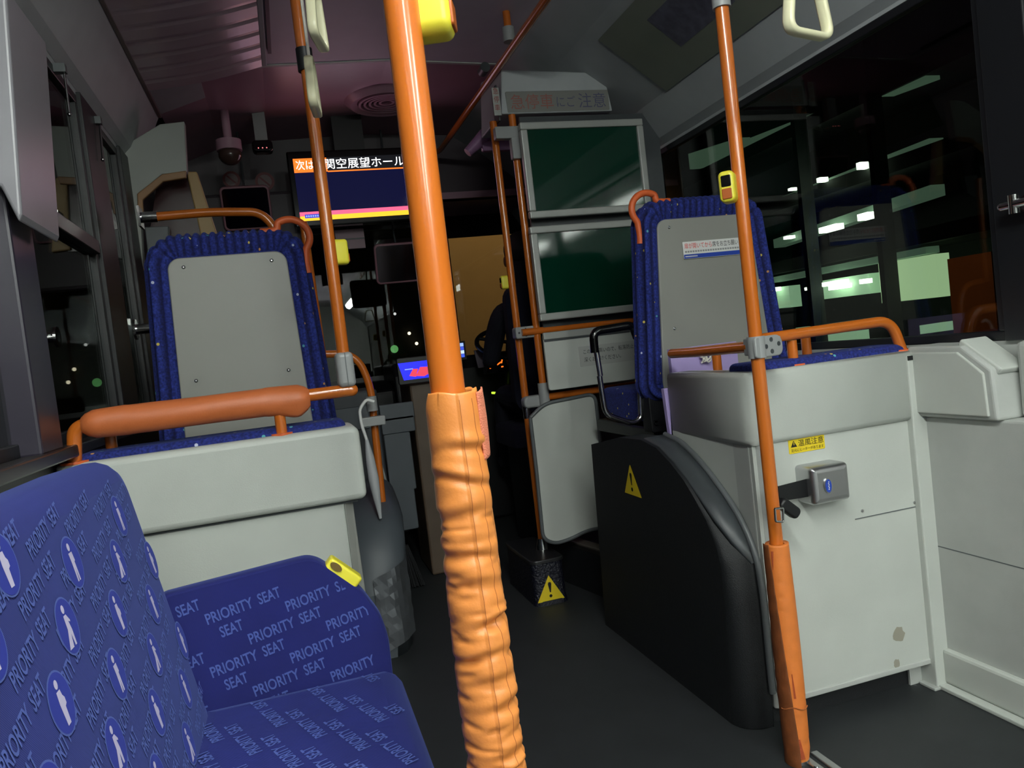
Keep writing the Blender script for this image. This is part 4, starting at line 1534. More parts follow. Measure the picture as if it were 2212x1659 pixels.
def board(name, pxs, Y, label, marks):
    tl, tr, br, bl = [P(x, y, Y=Y) for x, y in pxs]
    x0, x1 = (tl.x + bl.x) / 2, (tr.x + br.x) / 2
    z1, z0 = (tl.z + tr.z) / 2, (bl.z + br.z) / 2
    t = thing(name, ((x0 + x1) / 2, Y, z0), label, 'board', 'green glass boards behind the driver')
    f = 0.030
    b = MB()
    for a, c in (((x0, z1 - f), (x1, z1)), ((x0, z0), (x1, z0 + f)), ((x0, z0 + f), (x0 + f, z1 - f)), ((x1 - f, z0 + f), (x1, z1 - f))):
        b.box((a[0], Y, a[1]), (c[0], Y + 0.03, c[1]))
    b.build('frame', M_ALU, t, bevel=0.005, seg=3)
    MB().box((x0 + f * 0.6, Y + 0.010, z0 + f * 0.6), (x1 - f * 0.6, Y + 0.022, z1 - f * 0.6)).build('green_pane', M_GREEN, t)
    return t


board('green_board', ((1122, 262), (1389, 257), (1408, 452), (1147, 474)), 3.03, 'upper dark green glass board in a pale metal frame', 0)
board('green_board', ((1143, 490), (1410, 470), (1425, 662), (1170, 698)), 3.03, 'lower dark green glass board in a pale metal frame', 1)
# overhead sign box
q = [P(x, y, Y=3.10) for x, y in ((1085, 146), (1310, 157), (1320, 250), (1062, 252))]
t = thing('sign_box', (1.22, 3.1, 2.03), 'grey overhead box with a faded red and blue safety notice above the boards', 'sign box')
b = MB()
b.hexa([(0.985, 3.1, 2.045), (1.49, 3.1, 2.045), (1.49, 3.45, 2.045), (0.985, 3.45, 2.045), (1.012, 3.12, 2.235), (1.478, 3.12, 2.215), (1.478, 3.45, 2.30), (1.012, 3.45, 2.30)])
b.build('box', M_COVE, t, bevel=0.006)
b = MB().slab((1.245, 3.108, 2.093), XA, ZA, 0.465, 0.088, 0.008, 0.004, 0.002)
M_FRED = mat('faded_red', (150, 92, 84), 0.6)
M_FBLUE = mat('faded_blue', (84, 84, 112), 0.6)
b.text('急停車', V((1.03, 3.0995, 2.062)), XA, ZA, 0.19, 0.062, 0.0006, 1)
b.text('にご', V((1.235, 3.0995, 2.068)), XA, ZA, 0.085, 0.045, 0.0006, 2)
b.text('注意', V((1.335, 3.0995, 2.062)), XA, ZA, 0.125, 0.062, 0.0006, 2)
b.build('notice_plate', [mat('notice_plate', (126, 126, 122), 0.5), M_FRED, M_FBLUE], t)
b = MB().slab((0.985, 3.16, 2.10), YA * -1, ZA, 0.07, 0.15, 0.006, 0.004, 0.002)
b.build('side_plate', M_TRIM2, t)
b = MB().slab((0.968, 3.10, 2.095), XA, ZA, 0.032, 0.115, 0.005, 0.003, 0.002)
for k, ch in enumerate('急停車'):
    b.text(ch, V((0.957, 3.0945, 2.125 - 0.034 * k)), XA, ZA, 0.022, 0.026, 0.0006, 1)
b.build('side_label', [M_ALU, mat('label_red', (150, 60, 50), 0.6)], t)

# step platform and warning box
t = thing('front_step', (1.3, 3.2, 0), 'black raised step with worn metal edge beyond the wheel housing', 'step')
s0, s1 = P(1194, 1157, Z=0.2), P(1313, 1195, Z=0.2)
b = MB().prism([(s0.x, s0.y, 0), (s1.x, s1.y, 0), (1.72, 2.75, 0), (1.72, 3.6, 0)], (0, 0, 0.195))
b.build('platform', M_CHAR, t)
dd = (s1 - s0).normalized()
b = MB().prism([s0 + ZA * 0.004, s1 + ZA * 0.004, s1 + ZA * 0.004 + V((0.045, 0.03, 0)), s0 + ZA * 0.004 + V((0.045, 0.03, 0))], (0, 0, -0.028))
b.build('metal_nosing', mat('worn_nosing', (112, 104, 96), 0.5, metal=0.4), t, bevel=0.003)
t = thing('step_box', (0.89, 2.95, 0), 'black box with metal top edge carrying the thin pole and a warning triangle', 'box')
zt2 = zb_ - 0.012
c = [P(1136, 1207, Z=zt2), P(1156, 1216, Z=zt2), P(1216, 1202, Z=zt2)]
bx0, bx1, by0 = c[0].x, c[2].x, (c[1].y + c[2].y) / 2
b = MB().loft([[V((x, y, z)) for x, y in rrp] for z, rrp in ((0.0, [((bx0 + bx1) / 2 + p * 1.06, by0 + 0.20 + q_ * 1.04) for p, q_ in rrect(bx1 - bx0, 0.40, 0.03)]), (0.03, [((bx0 + bx1) / 2 + p, by0 + 0.20 + q_) for p, q_ in rrect(bx1 - bx0, 0.40, 0.03)]), (zt2 - 0.004, [((bx0 + bx1) / 2 + p, by0 + 0.20 + q_) for p, q_ in rrect(bx1 - bx0, 0.40, 0.03)]))], 0, True, True)
b.build('box', mat('hammered_black', (20, 21, 34), 0.28, bump=0.9, bscale=110), t)
b = MB().slab(((bx0 + bx1) / 2, by0 + 0.20, zt2 - 0.010), XA, YA, bx1 - bx0 + 0.008, 0.408, 0.014, 0.03, 0.004)
b.build('metal_top', mat('box_top', (70, 70, 72), 0.3, metal=0.7), t)
w_ = 0.118
sc0 = P(1191, 1297, Y=by0 - 0.002)
warn_sign('warning_sign', sc0, XA, ZA, w_, 0.106, 'yellow warning triangle on the black box under the thin pole')

# ------------------------------------------------------------------ front left: bulkhead, guard rail, door post
t = thing('door_bulkhead', (-0.4, 3.5, 0.9), 'pale grey bulkhead panel beside the front door on the left', 'panel')
bp = [P(x, y, Y=3.5) for x, y in ((262, 318), (345, 268), (398, 262), (404, 372), (350, 376), (296, 420), (304, 470), (312, 640), (332, 860), (334, 935), (324, 935))]
b = MB().prism(bp, (0, 0.05, 0))
b.build('panel', mat('bulkhead_grey', (160, 164, 158), 0.5, var=0.04), t, bevel=0.004)
b = MB().prism([P(x, y, Y=3.49) for x, y in ((296, 418), (350, 376), (402, 368), (402, 384), (352, 392), (308, 432), (310, 458), (297, 458))], (0, 0.02, 0))
b.build('handle_frame', M_TAN, t, bevel=0.004)
b = MB().prism([P(x, y, Y=3.62) for x, y in ((340, 388), (405, 372), (462, 520), (318, 540))], (0, 0.02, 0))
b.build('door_pane', mat('door_pane_maroon', (58, 30, 32), 0.2), t)
b = MB().prism([P(x, y, Y=3.60) for x, y in ((402, 370), (425, 370), (474, 520), (436, 520))], (0, 0.04, 0))
b.build('door_post', mat('door_post_beige', (176, 146, 96), 0.45), t, bevel=0.006)
b = MB().prism([P(x, y, Y=3.56) for x, y in ((312, 490), (364, 488), (366, 540), (320, 560))], (0, 0.03, 0))
b.build('pocket', M_TRIM, t, bevel=0.004)
t = stop_button(268, 462, 0, 3.40, -1.2, 'yellow stop button on the front door pillar at the left', 0.8)
gy = 2.92
t = thing('guard_rail', (-0.2, gy, 1.66), 'orange guard rail above the left high seat with chrome bracket', 'rail')
gp = [P(x, y, Y=gy) for x, y in ((338, 468), (455, 458), (560, 458), (592, 488), (606, 535))]
MB().tube(bend(gp, 0.06, 6), 0.0155, 20).build('rail', M_ORANGE, t)
b = MB().tube([P(306, 470, Y=gy), P(340, 468, Y=gy)], 0.0185, 18)
c = P(306, 470, Y=gy)
b.box(c + V((-0.008, -0.035, -0.035)), c + V((0.0, 0.035, 0.035)))
b.build('bracket', M_CHROME, t)
t = thing('wall_bracket', P(300, 712, Y=2.6), 'small chrome rail bracket on the wall left of the high seat', 'bracket')
c = P(290, 712, Y=2.62)
b = MB().tube([c, c + V((0.10, 0, 0))], 0.016, 18)
b.disc(c, XA, 0.032, 0.008)
b.build('bracket', M_CHROME, t)
# front seat pole and bent tube left of the aisle
t = thing('bent_pole', (0.2, 3.0, 0.5), 'bent orange tube beyond the left high seat, standing at the aisle', 'pole')
pp = [P(x, y, Y=3.02) for x, y in ((690, 765), (768, 764), (800, 830), (826, 1085))]
MB().tube(bend(pp, 0.07, 8), 0.0145, 20).build('tube', M_ORANGE, t)
a, c = P(657, 590, Y=3.0), P(697, 770, Y=3.0)
MB().tube([P(655, 480, Y=3.0), c], 0.0145, 20).build('upright', M_ORANGE, t)
c = P(803, 872, Y=2.98)
MB().tube([c + ZA * 0.028, c - ZA * 0.028], 0.021, 20).build('collar', M_CLAMP, t)
c = P(805, 910, Y=2.98)
b = MB().slab(c + V((0, 0.02, 0)), XA, ZA, 0.095, 0.036, 0.035, 0.006, 0.004)
b.build('clamp', M_CLAMP, t)
# umbrella hung by its handle
t = thing('umbrella', P(790, 900, Y=2.9), 'white handled umbrella hooked over the clamp of the bent tube', 'umbrella')
hp = [P(x, y, Y=2.9) for x, y in ((808, 868), (792, 862), (776, 884), (781, 918), (792, 950), (803, 1010), (815, 1075))]
MB().tube(bend(hp[:5], 0.02, 4), 0.006, 12).build('handle', M_WHITE, t)
rr = [0.007, 0.017, 0.020, 0.014, 0.005]
MB().tube([hp[4].lerp(P(822, 1120, Y=2.9), k / 4) for k in range(5)], rr, 14).build('folded_canopy', mat('umbrella_pale', (178, 180, 184), 0.5), t)
hp = [P(x, y, Y=3.02) for x, y in ((812, 868), (824, 874), (818, 900))]
# broom with black bristles
t = thing('broom', P(875, 1225, Y=3.6), 'thin white stick broom with black bristles leaning by the front seat', 'broom')
MB().tube([P(822, 1000, Y=3.58), P(872, 1172, Y=3.6)], 0.006, 10).build('stick', M_ALU, t)
b = MB()
rng = random.Random(4)
c = P(872, 1178, Y=3.6)
for k in range(60):
    u = rng.uniform(-0.03, 0.03)
    w_ = rng.uniform(-0.02, 0.02)
    b.tube([c + V((u * 0.6, w_ * 0.5, 0)), c + V((u * 1.5 + 0.03, w_, 0.008 - c.z + rng.uniform(0, 0.01)))], 0.0028, 5)
b.build('bristles', M_STRAW, t)

# cross pieces of the front left seat seen past the high seat
t = thing('front_cabinet', (0.35, 3.9, 0), 'dark grey stacked cabinet at the front left of the aisle', 'cabinet')
ca_ = [P(x, y, Y=3.7) for x, y in ((700, 890), (895, 870), (905, 1150))]
b = MB().box((0.02, 3.7, 0.02), (0.395, 4.2, P(800, 842, Y=3.7).z))
b.build('body', mat('cabinet_dark', (46, 50, 56), 0.5, var=0.05), t, bevel=0.01)
for (x0, y0, x1, y1) in ((818, 876, 896, 902), (822, 905, 898, 930), (828, 940, 900, 1055), (838, 1062, 905, 1140), (700, 888, 800, 925)):
    p0, p1 = P(x0, y0, Y=3.695), P(x1, y1, Y=3.695)
    MB().slab(((p0.x + p1.x) / 2, 3.70, (p0.z + p1.z) / 2), XA, ZA, abs(p1.x - p0.x), abs(p0.z - p1.z), 0.012, 0.008, 0.004).build('panel', M_DARKG, t)
# fare box
t = thing('fare_box', (0.45, 3.9, 0), 'brown fare collection box with small bright blue screen', 'fare box')
f0, f1, f2 = P(884, 830, Y=3.75), P(945, 822, Y=3.75), P(945, 1180, Y=3.75)
MB().box((f0.x, 3.75, 0), (f0.x + 0.20, 4.1, f0.z)).build('column', mat('fare_brown', (88, 72, 58), 0.5, var=0.15), t, bevel=0.01)
MB().slab((f0.x + 0.10, 3.752, f0.z + 0.03), XA, ZA, 0.12, 0.06, 0.02, 0.005, 0.003).build('slot', M_TRIM, t)
s0, s1 = P(868, 785, Y=3.70), P(940, 812, Y=3.70)
b = MB().slab(((s0.x + s1.x) / 2, 3.72, (s0.z + s1.z) / 2), XA, ZA, (s1.x - s0.x) + 0.05, (s0.z - s1.z) + 0.05, 0.02, 0.01, 0.004)
hs2 = b.build('screen_case', M_BLACK, t)
b = MB()
o_ = V((s0.x, 3.699, s1.z - 0.003))
ww, hh = s1.x - s0.x, s0.z - s1.z + 0.004
b.flat(o_, XA, ZA, [(0, 0.0), (ww, 0), (ww, hh), (-0.02, hh)], 0.0005, 0)
b.flat(o_, XA, ZA, [(0.028, 0.018), (0.05, 0.05), (0.075, 0.048), (0.06, 0.01)], 0.001, 1)
b.flat(o_, XA, ZA, [(0.06, 0.014), (0.085, 0.055), (0.13, 0.052), (0.13, 0.02), (0.10, 0.008)], 0.001, 1)
b.flat(o_, XA, ZA, [(0.01, 0.048), (0.05, 0.048), (0.05, 0.053), (0.01, 0.053)], 0.001, 2)
b.build('screen', [emat('screen_blue', (20, 26, 255), 1.6), emat('screen_red', (226, 60, 84), 1.0), emat('screen_pale', (130, 150, 255), 1.2)], hs2)

# ------------------------------------------------------------------ next-stop monitor
MY = 4.2
m0, m1 = P(633, 343, Y=MY), P(900, 466, Y=MY)
x0, x1, z1, z0 = 0.165, 0.775, m0.z, P(650, 478, Y=MY).z
t = thing('next_stop_monitor', ((x0 + x1) / 2, MY, z0), 'lit next-stop monitor with white lettering under the front ceiling', 'monitor')
b = MB().box((x0 - 0.03, MY + 0.006, z0 - 0.03), (x1 + 0.03, MY + 0.07, z1 + 0.04))
b.build('bezel', M_BLACKG, t, bevel=0.008)
MB().box(((x0 + x1) / 2 - 0.08, MY + 0.03, z1 + 0.03), ((x0 + x1) / 2 + 0.08, MY + 0.06, 2.425)).build('mount', M_BLACK, t)
b = MB()
o_ = V((x0, MY + 0.004, z0))
w_, h_ = x1 - x0, z1 - z0
sq = lambda a, c, d, e: [(a, c), (d, c), (d, e), (a, e)]
b.flat(o_, XA, ZA, sq(0, 0, w_, h_), 0.0005, 0)
hb = h_ * 0.775
b.flat(o_, XA, ZA, sq(0, hb, 0.172, h_), 0.001, 1)
b.flat(o_, XA, ZA, sq(0.172, hb - 0.003, w_, hb + 0.004), 0.001, 1)
b.flat(o_, XA, ZA, sq(0.172, hb + 0.004, w_, h_), 0.0008, 2)
b.flat(o_, XA, ZA, sq(0, 0.025, w_, 0.047), 0.001, 3)
b.flat(o_, XA, ZA, sq(0, 0, w_, 0.025), 0.001, 4)
b.flat(o_, XA, ZA, sq(0.025, 0.014, 0.125, 0.034), 0.0014, 5)
b.text('次は', o_ + V((0.012, 0, hb + 0.014)), XA, ZA, 0.092, 0.050, 0.002, 6)
b.text('関空展望ホール', o_ + V((0.160, 0, hb + 0.012)), XA, ZA, 0.425, 0.055, 0.002, 6)
for k in range(8):
    b.flat(o_ + V((0.03 + k * 0.0115, 0, 0.019)), XA, ZA, sq(0, 0, 0.008, 0.010), 0.002, 7)
b.build('screen', [mat('screen_navy', (14, 15, 40), 0.08, spec=0.25, emit=(30, 32, 80), estr=0.35), emat('screen_orange', (255, 118, 34), 1.25), emat('screen_black', (12, 12, 26), 0.4),
                   emat('screen_pink', (246, 96, 136), 1.1), emat('screen_yellow', (255, 190, 40), 1.25), emat('screen_cobalt', (36, 48, 200), 1.0), emat('screen_white', (255, 255, 255), 1.9), emat('screen_paleblue', (150, 170, 240), 1.0)], t)

# ------------------------------------------------------------------ front mask: mirrors, camera dome, plates, shade
MB().box((XL, 5.36, 0), (XR, 5.4, 0.95)).build('wall_front', M_BLACK, kind='structure')
MB().box((XL, 4.62, 2.02), (XR, 5.4, 2.06)).build('trim_18', M_MAUVE, kind='structure')
b = MB().prism([(XL, 4.60, 2.42), (XL, 4.64, 2.02), (XL, 4.70, 2.02), (XL, 4.68, 2.42)], (XR - XL, 0, 0))
b.build('wall_front', mat('front_mask', (70, 58, 66), 0.45, var=0.06), kind='structure')
b = MB().box((XL, 4.34, 1.62), (0.165, 4.40, 2.06))
b.build('trim_19', mat('front_corner', (64, 58, 64), 0.5, var=0.06), kind='structure', bevel=0.02)
t = window('window_7', 5.30, 0, 0, 0, 0, 1) if False else None
t = thing('window_8', (0.6, 5.3, 0.95), None, None)
t['kind'] = 'structure'
b = MB()
for a, c in (((XL, 0.95), (XL + 0.05, 2.03)), ((XR - 0.05, 0.95), (XR, 2.03)), ((XL, 0.95), (XR, 0.99)), ((XL, 1.98), (XR, 2.03))):
    b.box((a[0], 5.29, a[1]), (c[0], 5.33, c[1]))
b.build('window_frame', M_FRAME, t)
MB().box((XL + 0.02, 5.305, 0.97), (XR - 0.02, 5.31, 2.01)).build('pane', M_GLASSF, t)
t = thing('sun_shade', (1.2, 5.2, 1.9), 'black roller sun shade lowered over the top of the windscreen', 'sun shade')
s0, s1, s2 = P(950, 388, Y=5.2), P(1135, 505, Y=5.2), P(972, 515, Y=5.2)
MB().box((s0.x, 5.2, s2.z), (1.70, 5.206, s0.z)).build('blind', M_BLACKG, t)
MB().tube([(s0.x, 5.2, s0.z), (1.70, 5.2, s0.z)], 0.02, 14).build('roller', M_BLACK, t)


def mirror(pxs, Y, label, tilt):
    p0, p1 = P(pxs[0], pxs[1], Y=Y), P(pxs[2], pxs[3], Y=Y)
    c = (p0 + p1) / 2
    w_, h_ = abs(p1.x - p0.x), abs(p0.z - p1.z)
    t = thing('inside_mirror', c, label, 'mirror', 'pink rimmed inside mirrors')
    tl = V((0, -0.3, 1)).normalized()
    b = MB().slab(c, XA, tl, w_, h_, 0.02, 0.025, 0.006)
    b.build('mirror_rim', M_PINK, t)
    b = MB().slab(c + XA.cross(tl) * 0.0195, XA, tl, w_ - 0.022, h_ - 0.022, 0.0012, 0.018, 0.001)
    b.build('mirror_pane', M_MIRROR, t)
    MB().tube([c + V((0, 0.006, h_ / 2 - 0.01)), c + V((0, 0.03, h_ / 2 + 0.05)), V((c.x, Y + 0.06, 2.43))], 0.006, 10).build('mirror_arm', M_TRIM2, t)


mirror((473, 405, 592, 492), 4.30, 'pink rimmed inside mirror above the left high seat', 0)
mirror((804, 528, 915, 606), 4.45, 'pink rimmed inside mirror under the monitor', 0)
for px, py, r, lab in ((500, 388, 0.045, 'faint round sticker left of the prohibition sticker by the mirror'), (572, 392, 0.05, 'faint round prohibition sticker beside the monitor')):
    c = P(px, py, Y=4.335)
    b = MB()
    b.disc(c + V((0, 0.003, 0)), (0, -1, 0), r, 0.002, 0)
    b.flat(c, XA, ZA, [(r * 0.72 * math.cos(k / 24 * 2 * PI), r * 0.72 * math.sin(k / 24 * 2 * PI)) for k in range(24)], 0.0005, 1)
    b.flat(c, XA, ZA, [(-r * 0.55, r * 0.42), (-r * 0.42, r * 0.55), (r * 0.55, -r * 0.42), (r * 0.42, -r * 0.55)][::-1], 0.001, 0)
    b.build('round_sticker', [mat('sticker_maroon', (104, 44, 46), 0.5), mat('sticker_dim', (120, 104, 104), 0.5)], label=lab, cat='sticker')
c = P(497, 335, Y=4.0)
t = thing('dome_camera', c, 'brownish dome camera hanging below the front ceiling', 'camera')
MB().sphere(c, 0.055, sc=(1, 1, 0.9)).build('dome', mat('dome_smoke', (70, 52, 48), 0.12), t)
MB().disc(c + ZA * 0.02, ZA, 0.06, 0.05, n=28).build('base', M_MAUVE, t)
MB().tube([c + ZA * 0.07, V((c.x, c.y, 2.42))], 0.02, 14).build('stem', M_MAUVE, t)
c = P(567, 318, Y=4.1)
t = thing('front_camera', c, 'small black camera with reddish lights on a grey mount', 'camera')
MB().slab(c + V((0, 0.03, 0)), XA, ZA, 0.10, 0.06, 0.06, 0.02, 0.01).build('body', M_BLACKG, t)
MB().box(c + V((-0.03, -0.01, 0.03)), (c.x + 0.03, c.y + 0.04, 2.42)).build('mount', M_CLAMP, t)
b = MB()
for k in range(3):
    b.disc(c + V((-0.02 + 0.02 * k, -0.031, -0.012)), (0, -1, 0), 0.003, 0.002, n=10)
b.build('led', emat('led_pink', (255, 130, 130), 1.2), t)
p0, p1 = P(722, 498, Y=4.4), P(790, 536, Y=4.4)
t = thing('route_plate', (p0.x, 4.4, p1.z), 'small pale plate with two rows hanging left of the round mirror', 'plate')
MB().slab(((p0.x + p1.x) / 2, 4.4, (p0.z + p1.z) / 2), XA, ZA, p1.x - p0.x, p0.z - p1.z, 0.01, 0.003, 0.002).build('plate', mat('plate_mauve', (150, 122, 134), 0.5), t)
MB().box((p0.x, 4.386, (p0.z + p1.z) / 2 - 0.003), (p1.x, 4.389, (p0.z + p1.z) / 2 + 0.004)).build('divider', M_TRIM2, t)
MB().tube([((p0.x + p1.x) / 2, 4.405, p0.z - 0.005), ((p0.x + p1.x) / 2, 4.45, 1.80), ((p0.x + p1.x) / 2, 4.6, 2.05)], 0.006, 8).build('hanger', M_TRIM2, t)
# lilac handset-like lamp unit behind the sign box
c = P(1040, 305, Y=3.6)
t = thing('lilac_unit', c, 'small lilac plastic unit hanging under the overhead sign box', 'unit')
b = MB()
b.tube([P(1010, 330, Y=3.55), P(1048, 292, Y=3.55)], [0.022, 0.034], 16)
b.build('arm', mat('lilac_plastic', (150, 112, 150), 0.4), t)
MB().slab(P(1072, 318, Y=3.56), XA, ZA, 0.15, 0.045, 0.03, 0.01, 0.004).build('tray', mat('lilac_plastic', (150, 112, 150), 0.4), t)

# ------------------------------------------------------------------ dashboard, wheel, driver
t = thing('dashboard', (0.9, 4.8, 0), 'black driver dashboard with small lit displays', 'dashboard')
d0 = P(1005, 775, Y=4.75)
b = MB().prism([(0.62, 4.74, 0), (0.62, 4.74, d0.z - 0.06), (0.62, 4.80, d0.z + 0.02), (0.62, 5.28, d0.z + 0.02), (0.62, 5.28, 0)], (1.08, 0, 0))
b.build('body', M_BLACK, t, bevel=0.02, seg=3)
b = MB().prism([(-0.5, 4.75, 0), (-0.5, 4.75, 0.9), (-0.5, 4.95, 0.96), (-0.5, 5.28, 0.96), (-0.5, 5.28, 0)], (1.12, 0, 0))
b.build('left_body', M_BLACK, t, bevel=0.02)
p0, p1 = P(988, 742, Y=4.5), P(1004, 772, Y=4.5)
b = MB().box((p0.x - 0.07, 4.5, p1.z - 0.012), (p1.x + 0.012, 4.55, p0.z + 0.012))
b.build('small_screen_case', M_BLACK, t)
for k, cc in enumerate(((150, 180, 255), (60, 80, 200), (190, 215, 255), (60, 90, 210))):
    z = p0.z - (p0.z - p1.z) * k / 4
    MB().box((p0.x - 0.06, 4.497, z - (p0.z - p1.z) / 4 + 0.002), (p1.x, 4.4995, z)).build('display_line', emat('line_%d' % k, cc, 1.1), t)
p0 = P(1037, 775, Y=4.52)
MB().slab(p0 + V((0, 0.01, 0)), V((1, 0, 0)), V((-0.12, 0, 1)), 0.05, 0.11, 0.012, 0.004, 0.003).build('grey_panel', mat('dash_grey', (110, 100, 112), 0.4), t)
b = MB()
for (u, v, w_, h_, a) in ((1062, 790, 0.024, 0.008, 0), (1070, 786, 0.008, 0.022, 0.2), (1078, 785, 0.03, 0.008, 0.5), (1084, 780, 0.008, 0.026, -0.3), (1085, 792, 0.014, 0.008, 0.1), (1060, 795, 0.014, 0.006, 0.4)):
    q = P(u, v, Y=4.5)
    b.flat(q, V((math.cos(a), 0, math.sin(a))), V((-math.sin(a), 0, math.cos(a))), sq(-w_ / 2, -h_ / 2, w_ / 2, h_ / 2), 0.001)
q = P(1072, 788, Y=4.5)
b.build('led_digits', emat('led_orange', (255, 110, 30), 1.3), t)
MB().box(q + V((-0.07, 0.001, -0.05)), q + V((0.07, 0.06, 0.05))).build('led_case', M_BLACK, t, bevel=0.004)
q = P(1069, 849, Y=4.5)
MB().box(q + V((-0.006, 0, -0.006)), q + V((0.006, 0.06, 0.006))).build('pilot_lamp', emat('pilot', (190, 230, 60), 1.2), t)
c = P(1105, 740, Y=4.45)
t = thing('steering_wheel', c, 'black steering wheel before the driver', 'steering wheel')
b = MB()
ax = V((0, -0.45, 0.9)).normalized()
u_ = XA
v_ = ax.cross(u_)
b.tube([c + (u_ * math.cos(k / 40 * 2 * PI) + v_ * math.sin(k / 40 * 2 * PI)) * 0.21 for k in range(41)], 0.014, 12, cap=False)
b.build('rim', M_BLACK, t)
b = MB()
for k in range(3):
    a = k / 3 * 2 * PI + 0.5
    b.tube([c, c + (u_ * math.cos(a) + v_ * math.sin(a)) * 0.2], 0.011, 8)
b.build('spoke', M_BLACK, t)
MB().tube([c, c - ax * 0.35], 0.035, 14).build('column', M_BLACK, t)

# driver, mostly hidden behind the boards
hx = P(1114, 556, Y=4.05)
H0 = V((hx.x + 0.03, 4.05, hx.z))
sh = H0.z - 0.25
me = bpy.data.meshes.new('body')
J = {
    'pel': (H0.x + 0.02, 3.93, sh - 0.52), 'wai': (H0.x + 0.02, 3.92, sh - 0.32), 'che': (H0.x + 0.01, 3.95, sh - 0.12), 'nec': (H0.x, 3.98, sh + 0.03), 'hb': (H0.x, 4.01, H0.z - 0.10), 'hd': (H0.x, 4.035, H0.z), 'ht': (H0.x, 4.03, H0.z + 0.085),
    'ls': (H0.x - 0.18, 3.96, sh - 0.04), 'le': (H0.x - 0.24, 4.06, sh - 0.30), 'lw': (H0.x - 0.17, 4.30, sh - 0.30), 'lh': (H0.x - 0.15, 4.38, sh - 0.29),
    'rs': (H0.x + 0.19, 3.96, sh - 0.04), 're': (H0.x + 0.25, 4.06, sh - 0.30), 'rw': (H0.x + 0.16, 4.30, sh - 0.30), 'rh': (H0.x + 0.14, 4.38, sh - 0.29),
    'lk': (H0.x - 0.12, 4.30, sh - 0.50), 'la': (H0.x - 0.12, 4.40, sh - 0.88), 'lf': (H0.x - 0.12, 4.50, sh - 0.93), 'rk': (H0.x + 0.14, 4.30, sh - 0.50), 'ra': (H0.x + 0.14, 4.40, sh - 0.88), 'rf': (H0.x + 0.14, 4.50, sh - 0.93),
    'lp': (H0.x - 0.08, 3.97, sh - 0.54), 'rp': (H0.x + 0.12, 3.97, sh - 0.54)}
RAD = dict(pel=.15, wai=.135, che=.145, nec=.058, hb=.075, hd=.098, ht=.06, ls=.07, le=.048, lw=.034, lh=.03, rs=.07, re=.048, rw=.034, rh=.03, lk=.07, la=.045, lf=.04, rk=.07, ra=.045, rf=.04, lp=.09, rp=.09)
keys = list(J)
ed = [('pel', 'wai'), ('wai', 'che'), ('che', 'nec'), ('nec', 'hb'), ('hb', 'hd'), ('hd', 'ht'), ('che', 'ls'), ('ls', 'le'), ('le', 'lw'), ('lw', 'lh'), ('che', 'rs'), ('rs', 're'), ('re', 'rw'), ('rw', 'rh'), ('pel', 'lp'), ('lp', 'lk'), ('lk', 'la'), ('la', 'lf'), ('pel', 'rp'), ('rp', 'rk'), ('rk', 'ra'), ('ra', 'rf')]
D0 = V(J['pel'])
hands = []
for s_, wr, hd_ in ((-1, 'lw', 'lh'), (1, 'rw', 'rh')):
    for k in range(5):
        n0, n1 = '%sf%d' % (wr, k), '%sg%d' % (wr, k)
        base = V(J[hd_])
        if k < 4:
            J[n0] = tuple(base + V((-0.027 + 0.018 * k, 0.055 + 0.006 * (1 - abs(k - 1.5)), 0.01)))
            J[n1] = tuple(base + V((-0.027 + 0.018 * k, 0.078, -0.025)))
        else:
            J[n0] = tuple(base + V((-0.035 * s_, 0.01, 0.012)))
            J[n1] = tuple(base + V((-0.045 * s_, 0.045, 0.0)))
        RAD[n0], RAD[n1] = .009, .008
        ed += [(hd_, n0), (n0, n1)]
keys = list(J)
me.from_pydata([V(J[k]) - D0 for k in keys], [(keys.index(a), keys.index(c)) for a, c in ed], [])
t = thing('person', D0, 'driver in dark uniform sitting at the wheel, half hidden by the poles', 'person')
body = bpy.data.objects.new('body', me)
col.objects.link(body)
body.parent = t
ROOT['body'] = D0
me.materials.append(M_CLOTH)
me.materials.append(M_SKIN)
sk = body.modifiers.new('skin', 'SKIN')
for i, k in enumerate(keys):
    me.skin_vertices[0].data[i].radius = (RAD[k], RAD[k] * (0.72 if k in ('pel', 'wai', 'che') else 1.0))
me.skin_vertices[0].data[keys.index('pel')].use_root = True
ss = body.modifiers.new('sub', 'SUBSURF')
ss.levels = ss.render_levels = 2
b = MB()
c = V(J['hd'])
b.sphere(c + V((0, -0.012, 0.035)), 0.108, sc=(0.92, 1.0, 0.95))
b.build('hair', M_HAIR, t)
MB().sphere(c + V((0, 0.095, -0.02)), 0.016, sc=(0.8, 1.1, 1.2)).build('nose', M_SKIN, t)
for s_ in (-1, 1):
    MB().sphere(c + V((s_ * 0.095, 0.005, -0.02)), 0.026, sc=(0.35, 0.7, 1.1)).build('ear', M_SKIN, t)
t = thing('driver_seat', (H0.x + 0.02, 3.8, 0), 'dark blue driver seat behind the partition', 'seat')
b = MB().slab((H0.x + 0.02, 3.74, sh - 0.25), V((-1, 0, 0)), V((0, -0.06, 1)), 0.46, 0.66, 0.09, 0.08, 0.03)
b.build('backrest', mat('driver_seat_navy', (18, 18, 40), 0.9), t)
b = MB().slab((H0.x + 0.02, 4.02, sh - 0.76), XA, YA, 0.48, 0.46, 0.11, 0.06, 0.03)
b.build('cushion', mat('driver_seat_navy', (18, 18, 40), 0.9), t)
MB().box((H0.x - 0.16, 3.85, 0), (H0.x + 0.2, 4.2, sh - 0.75)).build('base', M_BLACK, t)
# ------------------------------------------------------------------ outside at night
gm = mat('asphalt_outside', (40, 40, 42), 0.8)
MB().box((-14, -8, -0.62), (26, 40, -0.6)).build('ground_outside', gm, kind='structure')
